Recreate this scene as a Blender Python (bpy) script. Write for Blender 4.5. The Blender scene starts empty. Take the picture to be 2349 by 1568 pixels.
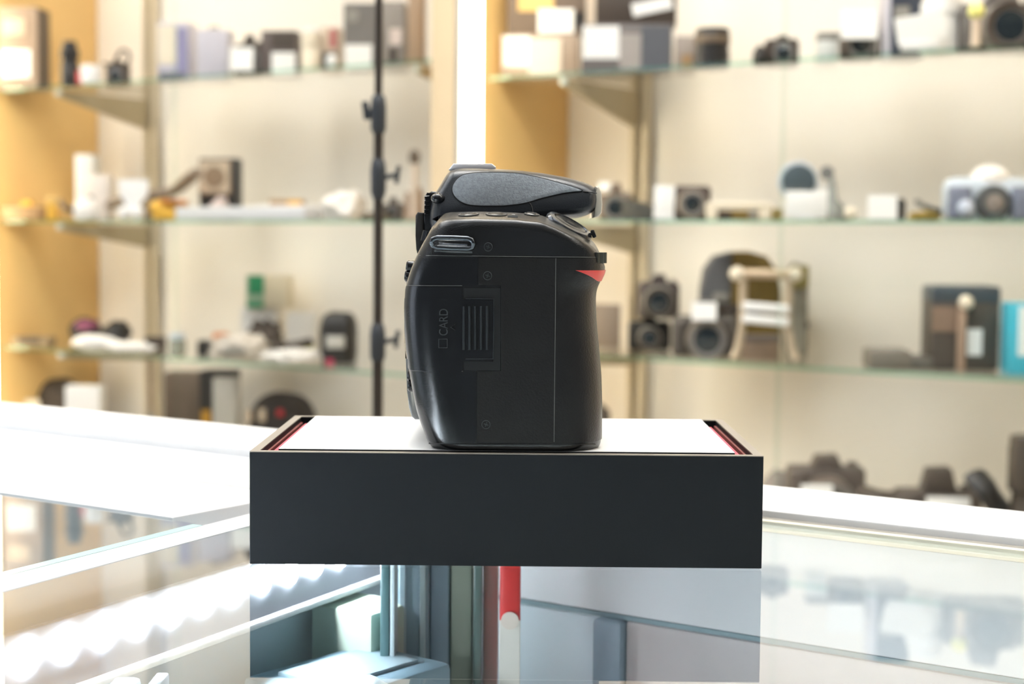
import bpy, bmesh, random
from math import *
from mathutils import Vector, Matrix, noise

S = bpy.context.scene
COL = S.collection
random.seed(7)

# ------------------------------------------------------------------ camera geometry (world: X along the shelf wall, Y into it, Z up)
F = 3628.0                                   # focal length in pixels of a 2349 px wide frame
TH, PIT, ROLL = radians(34), atan(234 / 3628), radians(.5)
CAM = Vector((0, 0, 1.113))
ZV = Vector((0, 0, 1))
FH = Vector((-sin(TH), cos(TH), 0))
RH = Vector((cos(TH), sin(TH), 0))
FW = FH * cos(PIT) - ZV * sin(PIT)
UP0 = FH * sin(PIT) + ZV * cos(PIT)
RV = RH * cos(ROLL) + UP0 * sin(ROLL)
UV = UP0 * cos(ROLL) - RH * sin(ROLL)

def hit(x, y, n, k):
    d = RV * ((x - 1174.5) / F) - UV * ((y - 784) / F) + FW
    return CAM + d * ((k - n.dot(CAM)) / n.dot(d))
def at(x, y, D): return hit(x, y, FH, D)
def onz(x, y, z): return hit(x, y, ZV, z)
def onw(x, y, w): return hit(x, y, Vector((0, 1, 0)), w)

# ------------------------------------------------------------------ materials
def lin(c):
    return tuple(((v / 255) / 12.92 if v / 255 <= .04045 else (((v / 255) + .055) / 1.055) ** 2.4) for v in c)
MATS = {}
def mat(name, rgb, rough=.5, metal=0., var=.06, scale=60., bump=0., bscale=None, spec=.5, coat=0., trans=0.):
    if name in MATS: return MATS[name]
    m = bpy.data.materials.new(name); m.use_nodes = True
    nt = m.node_tree; b = nt.nodes['Principled BSDF']
    c = lin(rgb)
    tc = nt.nodes.new('ShaderNodeTexCoord')
    nz = nt.nodes.new('ShaderNodeTexNoise'); nz.inputs['Scale'].default_value = scale; nz.inputs['Detail'].default_value = 3
    nt.links.new(tc.outputs['Object'], nz.inputs['Vector'])
    mx = nt.nodes.new('ShaderNodeMix'); mx.data_type = 'RGBA'
    mx.inputs[6].default_value = tuple(v * (1 - var) for v in c) + (1,)
    mx.inputs[7].default_value = tuple(min(1, v * (1 + var)) for v in c) + (1,)
    nt.links.new(nz.outputs['Fac'], mx.inputs[0]); nt.links.new(mx.outputs[2], b.inputs['Base Color'])
    b.inputs['Roughness'].default_value = rough; b.inputs['Metallic'].default_value = metal
    b.inputs['Specular IOR Level'].default_value = spec
    b.inputs['Coat Weight'].default_value = coat; b.inputs['Coat Roughness'].default_value = .1
    b.inputs['Transmission Weight'].default_value = trans
    if bump:
        n2 = nt.nodes.new('ShaderNodeTexNoise'); n2.inputs['Scale'].default_value = bscale or scale * 4; n2.inputs['Detail'].default_value = 2
        nt.links.new(tc.outputs['Object'], n2.inputs['Vector'])
        bp = nt.nodes.new('ShaderNodeBump'); bp.inputs['Strength'].default_value = bump; bp.inputs['Distance'].default_value = .0004
        nt.links.new(n2.outputs['Fac'], bp.inputs['Height']); nt.links.new(bp.outputs['Normal'], b.inputs['Normal'])
    MATS[name] = m
    return m
def emis(name, rgb, st):
    m = bpy.data.materials.new(name); m.use_nodes = True
    nt = m.node_tree; b = nt.nodes['Principled BSDF']
    b.inputs['Base Color'].default_value = (.8, .8, .8, 1)
    b.inputs['Emission Color'].default_value = lin(rgb) + (1,); b.inputs['Emission Strength'].default_value = st
    MATS[name] = m
    return m
def glass(name, tint, refl=1.):
    """clear sheet glass: transparent body with a Schlick reflection"""
    m = bpy.data.materials.new(name); m.use_nodes = True
    nt = m.node_tree; nt.nodes.clear()
    o = nt.nodes.new('ShaderNodeOutputMaterial'); mix = nt.nodes.new('ShaderNodeMixShader')
    t = nt.nodes.new('ShaderNodeBsdfTransparent'); g = nt.nodes.new('ShaderNodeBsdfGlossy')
    lw = nt.nodes.new('ShaderNodeLayerWeight'); lw.inputs['Blend'].default_value = .5
    p = nt.nodes.new('ShaderNodeMath'); p.operation = 'POWER'; p.inputs[1].default_value = 5
    q = nt.nodes.new('ShaderNodeMath'); q.operation = 'MULTIPLY_ADD'; q.inputs[1].default_value = .96 * refl; q.inputs[2].default_value = .04 * refl
    nz = nt.nodes.new('ShaderNodeTexNoise'); nz.inputs['Scale'].default_value = 8
    mx = nt.nodes.new('ShaderNodeMix'); mx.data_type = 'RGBA'
    mx.inputs[6].default_value = tint + (1,); mx.inputs[7].default_value = tuple(min(1, v * 1.01) for v in tint) + (1,)
    L = nt.links.new
    L(nz.outputs['Fac'], mx.inputs[0]); L(mx.outputs[2], t.inputs['Color'])
    ge = nt.nodes.new('ShaderNodeNewGeometry'); fr = nt.nodes.new('ShaderNodeMath'); fr.operation = 'SUBTRACT'; fr.inputs[0].default_value = 1
    ml = nt.nodes.new('ShaderNodeMath'); ml.operation = 'MULTIPLY'; ml.use_clamp = True
    L(lw.outputs['Facing'], p.inputs[0]); L(p.outputs[0], q.inputs[0]); L(ge.outputs['Backfacing'], fr.inputs[1])
    L(q.outputs[0], ml.inputs[0]); L(fr.outputs[0], ml.inputs[1]); L(ml.outputs[0], mix.inputs[0])   # outer faces only: no ghost images inside the pane
    g.inputs['Roughness'].default_value = .0; g.inputs['Color'].default_value = (1, 1, 1, 1)
    L(t.outputs[0], mix.inputs[1]); L(g.outputs[0], mix.inputs[2]); L(mix.outputs[0], o.inputs['Surface'])
    MATS[name] = m
    return m

# ------------------------------------------------------------------ mesh builder
class MB:
    def __init__(s): s.bm = bmesh.new()
    def add(s, verts, faces):
        vs = [s.bm.verts.new(v) for v in verts]
        for f in faces:
            try: s.bm.faces.new([vs[i] for i in f])
            except ValueError: pass
        return vs
    def box(s, c, d, bev=0., seg=2, rz=0., ry=0., rx=0.):
        n0 = set(s.bm.verts)
        r = bmesh.ops.create_cube(s.bm, size=1)
        vs = r['verts']
        bmesh.ops.scale(s.bm, vec=d, verts=vs)
        if bev:
            es = list({e for v in vs for e in v.link_edges})
            bmesh.ops.bevel(s.bm, geom=es, offset=min(bev, min(d) * .49), segments=seg, profile=.5, affect='EDGES')
        vs = [v for v in s.bm.verts if v not in n0]
        M = Matrix.Translation(c) @ Matrix.Rotation(rz, 4, 'Z') @ Matrix.Rotation(ry, 4, 'Y') @ Matrix.Rotation(rx, 4, 'X')
        bmesh.ops.transform(s.bm, matrix=M, verts=vs)
        return s
    def lathe(s, c, prof, axis=(0, 0, 1), n=28, caps=True):
        """prof: list of (radius, distance along the axis)"""
        ax = Vector(axis).normalized(); q = Vector((0, 0, 1)).rotation_difference(ax)
        c = Vector(c); rings = []
        for r, h in prof:
            rings.append([s.bm.verts.new(c + q @ Vector((r * cos(2 * pi * i / n), r * sin(2 * pi * i / n), h))) for i in range(n)])
        for a, b in zip(rings, rings[1:]):
            for i in range(n):
                s.bm.faces.new((a[i], a[(i + 1) % n], b[(i + 1) % n], b[i]))
        if caps:
            s.bm.faces.new(rings[0][::-1]); s.bm.faces.new(rings[-1])
        return s
    def cyl(s, c, r, h, axis=(0, 0, 1), bev=0., n=28):
        b = bev or min(r, h) * .04
        return s.lathe(c, [(r - b, 0), (r, b), (r, h - b), (r - b, h)], axis, n)
    def tube(s, pts, r, n=8, closed=False, sx=1., up=None):
        pts = [Vector(p) for p in pts]; m = len(pts); rings = []
        u = None
        for i, p in enumerate(pts):
            a = pts[(i - 1) % m] if closed or i else pts[0]
            b = pts[(i + 1) % m] if closed or i < m - 1 else pts[-1]
            t = (b - a).normalized()
            if u is None:
                u = Vector(up) if up else (Vector((0, 0, 1)) if abs(t.z) < .9 else Vector((1, 0, 0)))
            u = (u - t * u.dot(t)).normalized(); w = t.cross(u)
            rr = r[i] if isinstance(r, (list, tuple)) else r
            rings.append([s.bm.verts.new(p + u * (rr * cos(2 * pi * k / n)) + w * (rr * sx * sin(2 * pi * k / n))) for k in range(n)])
        rng = range(m) if closed else range(m - 1)
        for i in rng:
            a, b = rings[i], rings[(i + 1) % m]
            for k in range(n): s.bm.faces.new((a[k], a[(k + 1) % n], b[(k + 1) % n], b[k]))
        if not closed:
            s.bm.faces.new(rings[0][::-1]); s.bm.faces.new(rings[-1])
        return s
    def prism(s, poly, y0, y1, bev=0.):
        """poly of (x,z) swept from y0 to y1"""
        n0 = set(s.bm.verts); n = len(poly)
        a = [s.bm.verts.new((x, y0, z)) for x, z in poly]; b = [s.bm.verts.new((x, y1, z)) for x, z in poly]
        s.bm.faces.new(a); s.bm.faces.new(b[::-1])
        for i in range(n): s.bm.faces.new((a[i], b[i], b[(i + 1) % n], a[(i + 1) % n]))
        if bev:
            vs = [v for v in s.bm.verts if v not in n0]
            es = [e for e in {e for v in vs for e in v.link_edges} if abs(e.verts[0].co.y - e.verts[1].co.y) < 1e-7]
            bmesh.ops.bevel(s.bm, geom=es, offset=bev, segments=2, profile=.5, affect='EDGES')
        return s
    def blob(s, c, d, sub=3, lump=0., ls=30., flat=None, rz=0., sq=1.):
        """rounded lump, optionally creased; sq<1 squares it off"""
        r = bmesh.ops.create_icosphere(s.bm, subdivisions=sub, radius=1)
        for v in r['verts']:
            p = v.co.copy()
            if sq != 1: p = Vector([copysign(abs(k) ** sq, k) for k in p])
            if lump: p *= 1 + lump * noise.noise(Vector(c) * 5 + p * ls * .06) + lump * .5 * noise.noise(Vector(c) * 9 + p * ls * .16)
            p = Vector((p.x * d[0] / 2, p.y * d[1] / 2, p.z * d[2] / 2))
            if flat is not None and p.z < -d[2] * flat: p.z = -d[2] * flat
            p = Matrix.Rotation(rz, 3, 'Z') @ p
            v.co = Vector(c) + p
        return s
    def build(s, name, m, parent=None, smooth=35, recalc=True, label=None):
        if recalc: bmesh.ops.recalc_face_normals(s.bm, faces=s.bm.faces)
        me = bpy.data.meshes.new(name); s.bm.to_mesh(me); s.bm.free()
        for p in me.polygons: p.use_smooth = True
        me.set_sharp_from_angle(angle=radians(smooth))
        me.materials.append(m)
        o = bpy.data.objects.new(name, me); COL.objects.link(o)
        if parent: o.parent = parent
        if label: o['label'] = label
        return o

def thing(name, label, cat, loc=(0, 0, 0), rz=0., group=None):
    o = bpy.data.objects.new(name, None); COL.objects.link(o); o.empty_display_size = .02
    o.location = loc; o.rotation_euler = (0, 0, rz)
    return tag(o, label, cat, group)
def tag(o, label, cat, group=None):
    o['label'] = label; o['category'] = cat
    if group: o['group'] = group
    return o
def struct(o, label):
    o['kind'] = 'structure'; o['label'] = label
    return o
def lerp(pts, x):
    if x <= pts[0][0]: return pts[0][1]
    for (a, b), (c, d) in zip(pts, pts[1:]):
        if x <= c: return b + (d - b) * (x - a) / (c - a)
    return pts[-1][1]

# palette
white = mat('white_card', (244, 244, 242), .55)
label_w = mat('price_label_paper', (250, 249, 245), .6, var=.02)
cream = mat('cream_plastic', (240, 228, 205), .5)
black = mat('black_plastic', (38, 36, 35), .45, bump=.15)
dark = mat('dark_brown_plastic', (70, 60, 52), .5)
grey = mat('mid_grey_card', (120, 116, 112), .5)
silver = mat('brushed_aluminium', (205, 206, 206), .35, metal=.8)
steel = mat('pale_metal_post', (214, 202, 178), .4, metal=.2)
chrome = mat('polished_chrome', (225, 228, 230), .12, metal=1.)
rubber_b = mat('black_rubber', (40, 38, 36), .7, bump=.4)
red = mat('red_plastic', (205, 40, 52), .4)
yellow = mat('yellow_plastic', (238, 185, 70), .5)
lens_g = mat('lens_glass', (30, 40, 46), .08, coat=1.)
LAMP, WASH, LED, CLED, WORLD, WIN, EXPO = 4.0, 14., 19., 150., .15, 2.5, 0.0
# ------------------------------------------------------------------ the black box under the camera
ZC = .998                                    # counter top
ZB = 1.038                                   # rim of the box
D0 = .5522                                   # near face of the camera
BW, BD, BH = .1802, .1130, ZB - ZC - .0004
bc = at(1163, 1043, .5505); bc = Vector((bc.x, bc.y, 0)) + FH * (BD / 2)
m_box = mat('matt_black_board', (23, 26, 30), .5, spec=.25, var=.03)
m_rim = mat('rim_beige_reflection', (150, 142, 132), .35, var=.05)  # the wall's beige reflection on the rim is put into its colour
m_lin = mat('maroon_box_lining', (150, 82, 78), .6); m_fold = mat('pink_lining_edge', (205, 84, 104), .6)
m_card = mat('white_foam_board', (246, 247, 248), .5, var=.01)
box = thing('display_box', 'open black box with a white card top on the glass counter, carrying the camera', 'box', (bc.x, bc.y, ZC + .0004), TH - radians(.2))
t = .0032
b = MB(); b.box((0, 0, .001), (BW - .002, BD - .002, .002)); b.build('box_floor', m_box, box)
for nm, c, d in (('front_wall', (0, -BD / 2 + t / 2, BH / 2), (BW, t, BH)), ('back_wall', (0, BD / 2 - t / 2, BH / 2), (BW, t, BH)),
                 ('side_wall', (-BW / 2 + t / 2, 0, BH / 2), (t, BD - 2 * t, BH)), ('side_wall', (BW / 2 - t / 2, 0, BH / 2), (t, BD - 2 * t, BH))):
    b = MB(); b.box(c, d, .0002, 1); b.build(nm, m_box, box)
b = MB(); e = .0003
for c, d in (((0, -BD / 2 + t / 2, BH + e / 2), (BW, t, e)), ((0, BD / 2 - t / 2, BH + e / 2), (BW, t, e)),
             ((-BW / 2 + t / 2, 0, BH + e / 2), (t, BD - 2 * t, e)), ((BW / 2 - t / 2, 0, BH + e / 2), (t, BD - 2 * t, e))):
    b.box(c, d)
b.build('rim', m_rim, box, label='rim of the box walls, coloured beige for the wall it mirrors')
for sx in (-1, 1):
    b = MB(); b.box((sx * (BW / 2 - t - .0004), 0, BH / 2), (.0008, BD - 2 * t - .002, BH - .004)); b.build('lining', m_lin, box, label='dark red inner lining of the box')
    b = MB(); b.box((sx * (BW / 2 - t - .0051), -.006, BH - .0020), (.0021, BD - 2 * t - .024, .003)); b.build('lining_fold', m_fold, box, label='pink edge of the lining')
cw, cdp = BW - 2 * t - .0125, BD - 2 * t - .0035
b = MB(); b.box((0, 0, BH - .0039), (cw, cdp, .0088)); b.build('card_core', m_box, box, label='black core board under the white card')
b = MB(); b.box((0, 0, BH + .0006), (cw, cdp, .0002)); b.build('card_top', m_card, box, label='white card platform set into the box')

# ------------------------------------------------------------------ the digital camera (its grip side faces us)
ZBASE = ZC + .0004 + BH + .00075
org = at(1155, 1037, D0); ORG = Vector((org.x, org.y, ZBASE))
def L(x, y, c):
    p = at(x, y, D0 + c) - ORG
    return Vector((p.dot(RH), c, p.z))
rowL = [(1037, 1020), (1034, 1003), (1028, 993), (1012, 982), (970, 966), (940, 956), (890, 946), (850, 939), (800, 933), (740, 928), (700, 927), (660, 930),
        (625, 940), (590, 954), (560, 969), (545, 978), (520, 991), (500, 1003), (491, 1010), (486, 1022)]
rowR = [(1037, 1350), (1034, 1366), (1028, 1374), (1010, 1379), (930, 1380), (860, 1378), (800, 1373), (750, 1368), (720, 1366), (680, 1365), (660, 1368), (642, 1377),
        (620, 1387), (600, 1388), (400, 1388)]
topP = [(1000, 505), (1006, 496), (1014, 489), (1030, 486), (1100, 485), (1180, 487), (1240, 493), (1265, 502), (1290, 513), (1320, 527), (1345, 541), (1360, 551), (1372, 566), (1381, 585), (1388, 602)]
def curve(pts, c, k):
    q = [L(x, y, c) for x, y in pts]
    return sorted([(v.z, v.x) for v in q]) if k else sorted([(v.x, v.z) for v in q])
def smoothed(pts, n=160, w=2):
    lo, hi = pts[0][0], pts[-1][0]
    q = [(lo + (hi - lo) * i / n, lerp(pts, lo + (hi - lo) * i / n)) for i in range(n + 1)]
    return [(q[i][0], sum(q[max(0, min(n, i + j))][1] for j in range(-w, w + 1)) / (2 * w + 1)) for i in range(n + 1)]
aLp = smoothed(curve([(x, y) for y, x in rowL], .012, 1), w=3)
aRp = smoothed(curve([(x, y) for y, x in rowR], .016, 1), w=2)
tPp = smoothed(curve(topP, .018, 0), w=2)
bTop = max(z for _, z in tPp)
tRight = [(z, x) for x, z in tPp if x > L(1100, 485, .018).x]
tRight = sorted(tRight)
tLeft = sorted([(z, x) for x, z in tPp if x < L(1090, 485, .018).x])
aL = lambda b: max(lerp(aLp, b), lerp(tLeft, b)) if b > tLeft[0][0] else lerp(aLp, b)
aRs = lambda b: lerp(aRp, b)
aR = lambda b: min(aRs(b), lerp(tRight, b)) if b > tRight[0][0] else aRs(b)
tP = lambda a: lerp(tPp, a)
def ell(d, ri, rc):
    if d >= ri: return 0.
    k = 1 - max(d, 0) / ri
    return rc * (1 - sqrt(max(0, 1 - k * k)))
def ctop(d):
    d = max(d, 0)
    if d < .0026: return .0026 + (.0026 - d) / .0026 * .0150
    return ell(d - .0026, .0034, .0026)
def surf(a, b):
    return (ell(aRs(b) - a, .0165, .0165) + ell(a - lerp(aLp, b), .0135, .011) + ctop(tP(a) - b) + ell(b, .003, .003))
def snorm(a, b):
    e = .0002
    ca = (surf(a + e, b) - surf(a - e, b)) / (2 * e); cb = (surf(a, b + e) - surf(a, b - e)) / (2 * e)
    ca = max(-6, min(6, ca)); cb = max(-6, min(6, cb))
    return Vector((ca, -1, cb)).normalized()
def sp(a, b, off=0.):
    p = Vector((a, surf(a, b), b))
    return p + snorm(a, b) * off if off else p
def spx(x, y, off=0.):
    c = 0.
    for _ in range(6):
        q = L(x, y, c); c = surf(q.x, q.z)
    return sp(q.x, q.z, off)

m_body = mat('dslr_black_plastic', (26, 27, 29), .24, var=.05, bump=.2, bscale=2600, spec=.5)
m_gloss = mat('dslr_smooth_plastic', (21, 23, 26), .22, var=.04, bump=.06, bscale=1500, spec=.5)
m_rub = mat('dslr_grip_rubber', (19, 18, 18), .33, var=.05, bump=.35, bscale=1500, spec=.45)
m_dk = mat('dslr_recess', (16, 17, 19), .4)
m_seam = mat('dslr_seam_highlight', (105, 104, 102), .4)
m_red = mat('dslr_red_insert', (216, 62, 60), .35, coat=.4)
m_panel = mat('dslr_flash_panel', (150, 157, 164), .42, var=.4, scale=900, bump=.4, bscale=1800)
m_diff = mat('flash_diffuser_plastic', (214, 205, 190), .3, coat=.3)
m_ridge = mat('dslr_catch_ridge', (42, 45, 48), .35)
m_lug = mat('dark_lug_steel', (84, 88, 93), .22, metal=1.)
m_mark = mat('dslr_embossed_mark', (54, 57, 59), .4)

dslr = thing('digital_camera', 'black digital camera standing on the white card of the black box, grip side facing', 'camera', ORG, TH)

def ease(n):                                  # denser near both ends
    return [(1 - cos(pi * i / n)) / 2 for i in range(n + 1)]
CB = .046
b = MB()
nr, nc = 90, 84
rows = []
for i, s in enumerate(ease(nr)):
    z = s * (bTop - .00002); lo, hi = aL(z), aR(z)
    if hi - lo < .002: hi = lo + .002
    rows.append([b.bm.verts.new(sp(lo + (hi - lo) * k, z)) for k in ease(nc)])
for r0, r1 in zip(rows, rows[1:]):
    for k in range(nc): b.bm.faces.new((r0[k], r0[k + 1], r1[k + 1], r1[k]))
loop = [r[0] for r in rows] + rows[-1][1:] + [r[-1] for r in rows[-2::-1]] + rows[0][-2:0:-1]
back = [b.bm.verts.new((v.co.x, CB, v.co.z)) for v in loop]
n = len(loop)
for i in range(n): b.bm.faces.new((loop[i], back[i], back[(i + 1) % n], loop[(i + 1) % n]))
b.bm.faces.new(back)
# body block behind the grip: narrower at the front, runs to the far end
blk = []
for i in range(26):
    z = .001 + (bTop - .004) * i / 25; blk.append((aL(z) + .0015, z))
zz = [(.001 + (bTop - .006) * i / 20) for i in range(21)]
blk += [(min(aR(z) - .004, .0145), z) for z in reversed(zz)]
b.prism(blk, CB - .001, .130, .002)
b.build('body', m_body, dslr, smooth=32)

def patch(rws, off, name, m, parent=dslr, nx=24, ny=2, skirt=.0005, full_right=False, label=None):
    """thin panel lying on the camera side; rws = (y, x_left, x_right) in frame pixels of the near face"""
    q = []
    pts = []
    for (y, xl, xr) in rws:
        pl = spx(xl, y); pr = spx(xr, y) if xr else None
        bz = pl.z
        pts.append((bz, pl.x, pr.x if pr else aR(bz) - .00004))
    dense = []
    for p0, p1 in zip(pts, pts[1:]):
        for j in range(ny):
            f = j / ny; dense.append(tuple(u + (v - u) * f for u, v in zip(p0, p1)))
    dense.append(pts[-1])
    g = MB(); R_ = []
    for (bz, l, r) in dense:
        if full_right: r = aR(bz) - .00004
        R_.append([(l + (r - l) * k, bz) for k in ease(nx)])
    top = [[g.bm.verts.new(sp(a, z, off)) for a, z in rr] for rr in R_]
    for r0, r1 in zip(top, top[1:]):
        for k in range(nx): g.bm.faces.new((r0[k], r0[k + 1], r1[k + 1], r1[k]))
    lp = [(r[0], R_[i][0]) for i, r in enumerate(top)] + list(zip(top[-1][1:], R_[-1][1:])) + [(top[i][-1], R_[i][-1]) for i in range(len(top) - 2, -1, -1)] + list(zip(top[0][-2:0:-1], R_[0][-2:0:-1]))
    bot = [g.bm.verts.new(sp(a, z, off - skirt)) for _, (a, z) in lp]
    k = len(lp)
    for i in range(k): g.bm.faces.new((lp[i][0], bot[i], bot[(i + 1) % k], lp[(i + 1) % k][0]))
    return g.build(name, m, parent, smooth=40, label=label)

ys = lambda a, b_, n: [a + (b_ - a) * i / n for i in range(n + 1)]
def rb(y): return 1097 if y < 654 else (1149 if y < 851 else 1094.5)
rr = [(y, rb(y), 0) for y in (590, 606, 618, 630, 642, 653.6)] + [(y, 1149, 0) for y in [654.4] + ys(670, 835, 12) + [850.6]] + [(y, 1094.5, 0) for y in [851.4] + ys(865, 1000, 9) + [1015]]
patch(rr, .00028, 'grip_rubber', m_rub, nx=60, full_right=True, label='textured black rubber covering of the grip')
patch([(y, 1064, 1148) for y in ys(660, 849, 6)], .00012, 'door_recess', m_dk, nx=6)
dr = [(656, 934, 1059)] + [(y, 932, 1060) for y in (664, 674, 683)] + [(y, 930, 1131) for y in [684.5] + ys(700, 805, 8) + [821.5]] + [(y, 938, 1060) for y in (823, 832, 842)] + [(847, 941, 1059)]
door = patch(dr, .00042, 'card_door', m_gloss, nx=40, skirt=.0006, label='smooth black memory card door')
patch([(850, 941, 1092)] + [(y, lerp([(850, 942), (890, 949), (940, 960), (970, 970), (1012, 986)], y), 1092) for y in ys(858, 1012, 12)], .0001, 'rear_panel', m_gloss, nx=30, skirt=.0003)
patch([(592, 962, 1095)] + [(y, lerp([(592, 962), (625, 948), (650, 941)], y), 1095) for y in ys(598, 652, 6)], .0001, 'rear_panel', m_gloss, nx=30, skirt=.0003)
# ridges on the door catch
for x in (1064, 1077, 1090, 1103.5, 1117):
    g = MB(); g.tube([spx(x, y, .00075) for y in ys(702, 802, 10)], .00046, 6); g.build('grip_ridge', m_ridge, door)
g = MB(); g.tube([spx(x, y, .0004) for x, y in ((1068, 822.5), (1131, 822.5), (1132.5, 760), (1132.5, 685), (1068, 684.5))], .00018, 6); g.build('catch_frame', m_ridge, door)
# embossed CARD mark, card outline and triangle
def text(body, size, name, m, parent, M, ext=.00008):
    cu = bpy.data.curves.new(name, 'FONT'); cu.body = body; cu.size = size; cu.extrude = ext; cu.align_x = 'LEFT'
    o = bpy.data.objects.new(name, cu); COL.objects.link(o)
    dg = bpy.context.evaluated_depsgraph_get(); me = bpy.data.meshes.new_from_object(o.evaluated_get(dg))
    bpy.data.objects.remove(o); bpy.data.curves.remove(cu)
    me.transform(M); me.materials.clear(); me.materials.append(m)
    k = bpy.data.objects.new(name, me); COL.objects.link(k); k.parent = parent
    return k
def emboss_frame(p):
    # text reads upwards: local x -> up, local y -> left, facing the viewer
    return Matrix(((0, -1, 0, p.x), (0, 0, -1, p.y), (1, 0, 0, p.z), (0, 0, 0, 1)))
p = spx(1027, 770, .00055)
text('CARD', .0044, 'lettering', m_mark, door, emboss_frame(p) @ Matrix.Diagonal((.80, 1, 1, 1)))
g = MB(); g.tube([spx(x, y, .0005) for x, y in ((1007, 797), (1007, 777), (1026, 777), (1026, 797))], .00016, 6, closed=True); g.build('card_mark', m_mark, door)
g = MB(); g.tube([spx(x, y, .0005) for x, y in ((1034, 750), (1044, 743), (1044, 757))], .00016, 6, closed=True); g.build('arrow_mark', m_mark, door)
# seams
def seam(pts, m, r=.00013, off=.0002, name='seam'):
    P = []
    for (x0, y0), (x1, y1) in zip(pts, pts[1:]):
        k = max(2, int(hypot(x1 - x0, y1 - y0) / 14))
        P += [spx(x0 + (x1 - x0) * i / k, y0 + (y1 - y0) * i / k, off) for i in range(k)]
    P.append(spx(*pts[-1], off))
    g = MB(); g.tube(P, r, 6); return g.build(name, m, dslr)
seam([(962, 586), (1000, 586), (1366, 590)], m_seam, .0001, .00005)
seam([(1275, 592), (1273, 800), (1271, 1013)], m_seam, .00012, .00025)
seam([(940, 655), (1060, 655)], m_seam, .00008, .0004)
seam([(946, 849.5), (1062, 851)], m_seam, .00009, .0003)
seam([(992, 560), (991, 584)], m_dk, .00012, .0)
seam([(985, 1016), (1100, 1018), (1365, 1018)], m_dk, .00025, .0001)
# screws
for x, y in ((1120, 566), (1118.5, 632), (1115, 973)):
    p = spx(x, y, .0001)
    sc = MB(); sc.lathe(p, [(.0016, 0), (.0016, .0002), (.00135, .0003), (.0013, .0001)], (0, -1, 0), 20)
    sc = sc.build('screw', m_dk, dslr)
    g = MB(); g.tube([p + Vector((.00145 * cos(2 * pi * i / 20), -.0003, .00145 * sin(2 * pi * i / 20))) for i in range(20)], .00012, 5, closed=True)
    for a_ in (.3, .3 + pi / 2): g.box(p + Vector((0, -.0003, 0)), (.0016, .0002, .0003), ry=a_)
    g.build('screw_slot', m_mark, sc)
# strap lug
b0, b1 = spx(990, 556), spx(1086, 560)
def lugp(x, y, o): q = spx(x, y); return Vector((L(x, y, -.002).x, -o, L(x, y, -.002).z))
lp = [(993, 562), (990, 556), (993, 549), (1003, 545), (1040, 545.5), (1072, 547), (1082, 550), (1086, 558), (1084, 567), (1074, 570), (1035, 569), (1003, 568)]
g = MB(); g.tube([lugp(x, y, .0030 if y < 560 else .0022) for x, y in lp], .00095, 10, closed=True); lug = g.build('strap_lug', m_lug, dslr, smooth=60, label='chrome strap lug')
g = MB(); g.tube([lugp(x, y, .0012) for x, y in ((1006, 562), (1040, 564), (1072, 565))], .0011, 10); g.build('lug_bar', chrome, lug)
g = MB(); g.tube([lugp(x, y, -.0002) for x, y in ((996, 570), (1040, 573), (1083, 574))], .0012, 10); g.build('lug_seat', m_gloss, lug)
# red accent under the front dial
patch([(619.5, 1319, 0), (622, 1327, 0), (626, 1337, 0), (631, 1349, 0), (636, 1358, 0), (641, 1365, 0), (643.5, 1369, 0)], .0006, 'red_accent', m_red, nx=16, full_right=True, label='red triangular accent on the grip')
# front command dial
pc = L(1392, 591, .0108)
def gear(g, c, r, h, axis, n=26, dep=.0006):
    ax = Vector(axis).normalized(); q = Vector((0, 0, 1)).rotation_difference(ax); rg = []
    for hz in (0, h):
        rg.append([g.bm.verts.new(Vector(c) + q @ Vector(((r - (dep if i % 2 else 0)) * cos(pi * i / n), (r - (dep if i % 2 else 0)) * sin(pi * i / n), hz))) for i in range(2 * n)])
    k = 2 * n
    for i in range(k): g.bm.faces.new((rg[0][i], rg[0][(i + 1) % k], rg[1][(i + 1) % k], rg[1][i]))
    g.bm.faces.new(rg[0][::-1]); g.bm.faces.new(rg[1])
m_dial = mat('dslr_dial_metal', (92, 92, 84), .3, metal=.6)
g = MB(); gear(g, (pc.x - .0052, .0108, pc.z - .0019), .0052, .0038, (0, 0, 1), 16); g.build('front_dial', m_dial, dslr, smooth=20)
g = MB(); g.tube([spx(x, y, .0001) for x, y in ((1366, 579), (1366, 603), (1380, 605))], .0003, 6); g.build('dial_slot', m_dk, dslr)
# rear command dial
pc = L(964, 548, .020)
g = MB(); gear(g, (pc.x + .0060, .018, pc.z - .0019), .0060, .0038, (0.25, 0, 1), 16); g.build('rear_dial', m_gloss, dslr, smooth=20)
# shutter release with its ring
c0, c1 = L(1258, 485, .020), L(1360, 540, .020)
ax = Vector((-(c1.z - c0.z), -.0042, (c1.x - c0.x))).normalized()
mid = (c0 + c1) / 2; rad = (c1 - c0).length / 2
g = MB(); g.lathe(mid - ax * .0024, [(rad * .97, -.004), (rad, 0), (rad, .0016), (rad * .93, .0024), (rad * .74, .0026), (rad * .72, .0020)], ax, 40)
ring = g.build('power_ring', mat('dslr_satin_ring', (70, 72, 76), .18, metal=.7), dslr, smooth=40)
g = MB(); g.lathe(mid - ax * .0006, [(rad * .66, 0), (rad * .66, .0006), (rad * .5, .0010), (rad * .2, .0006)], ax, 36); g.build('shutter_button', m_gloss, ring, smooth=50)
g = MB(); q = L(1361, 536, .020); g.box(q, (.0014, .005, .0030), .0005, ry=radians(-22)); g.build('ring_lever', m_gloss, ring)
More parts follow.
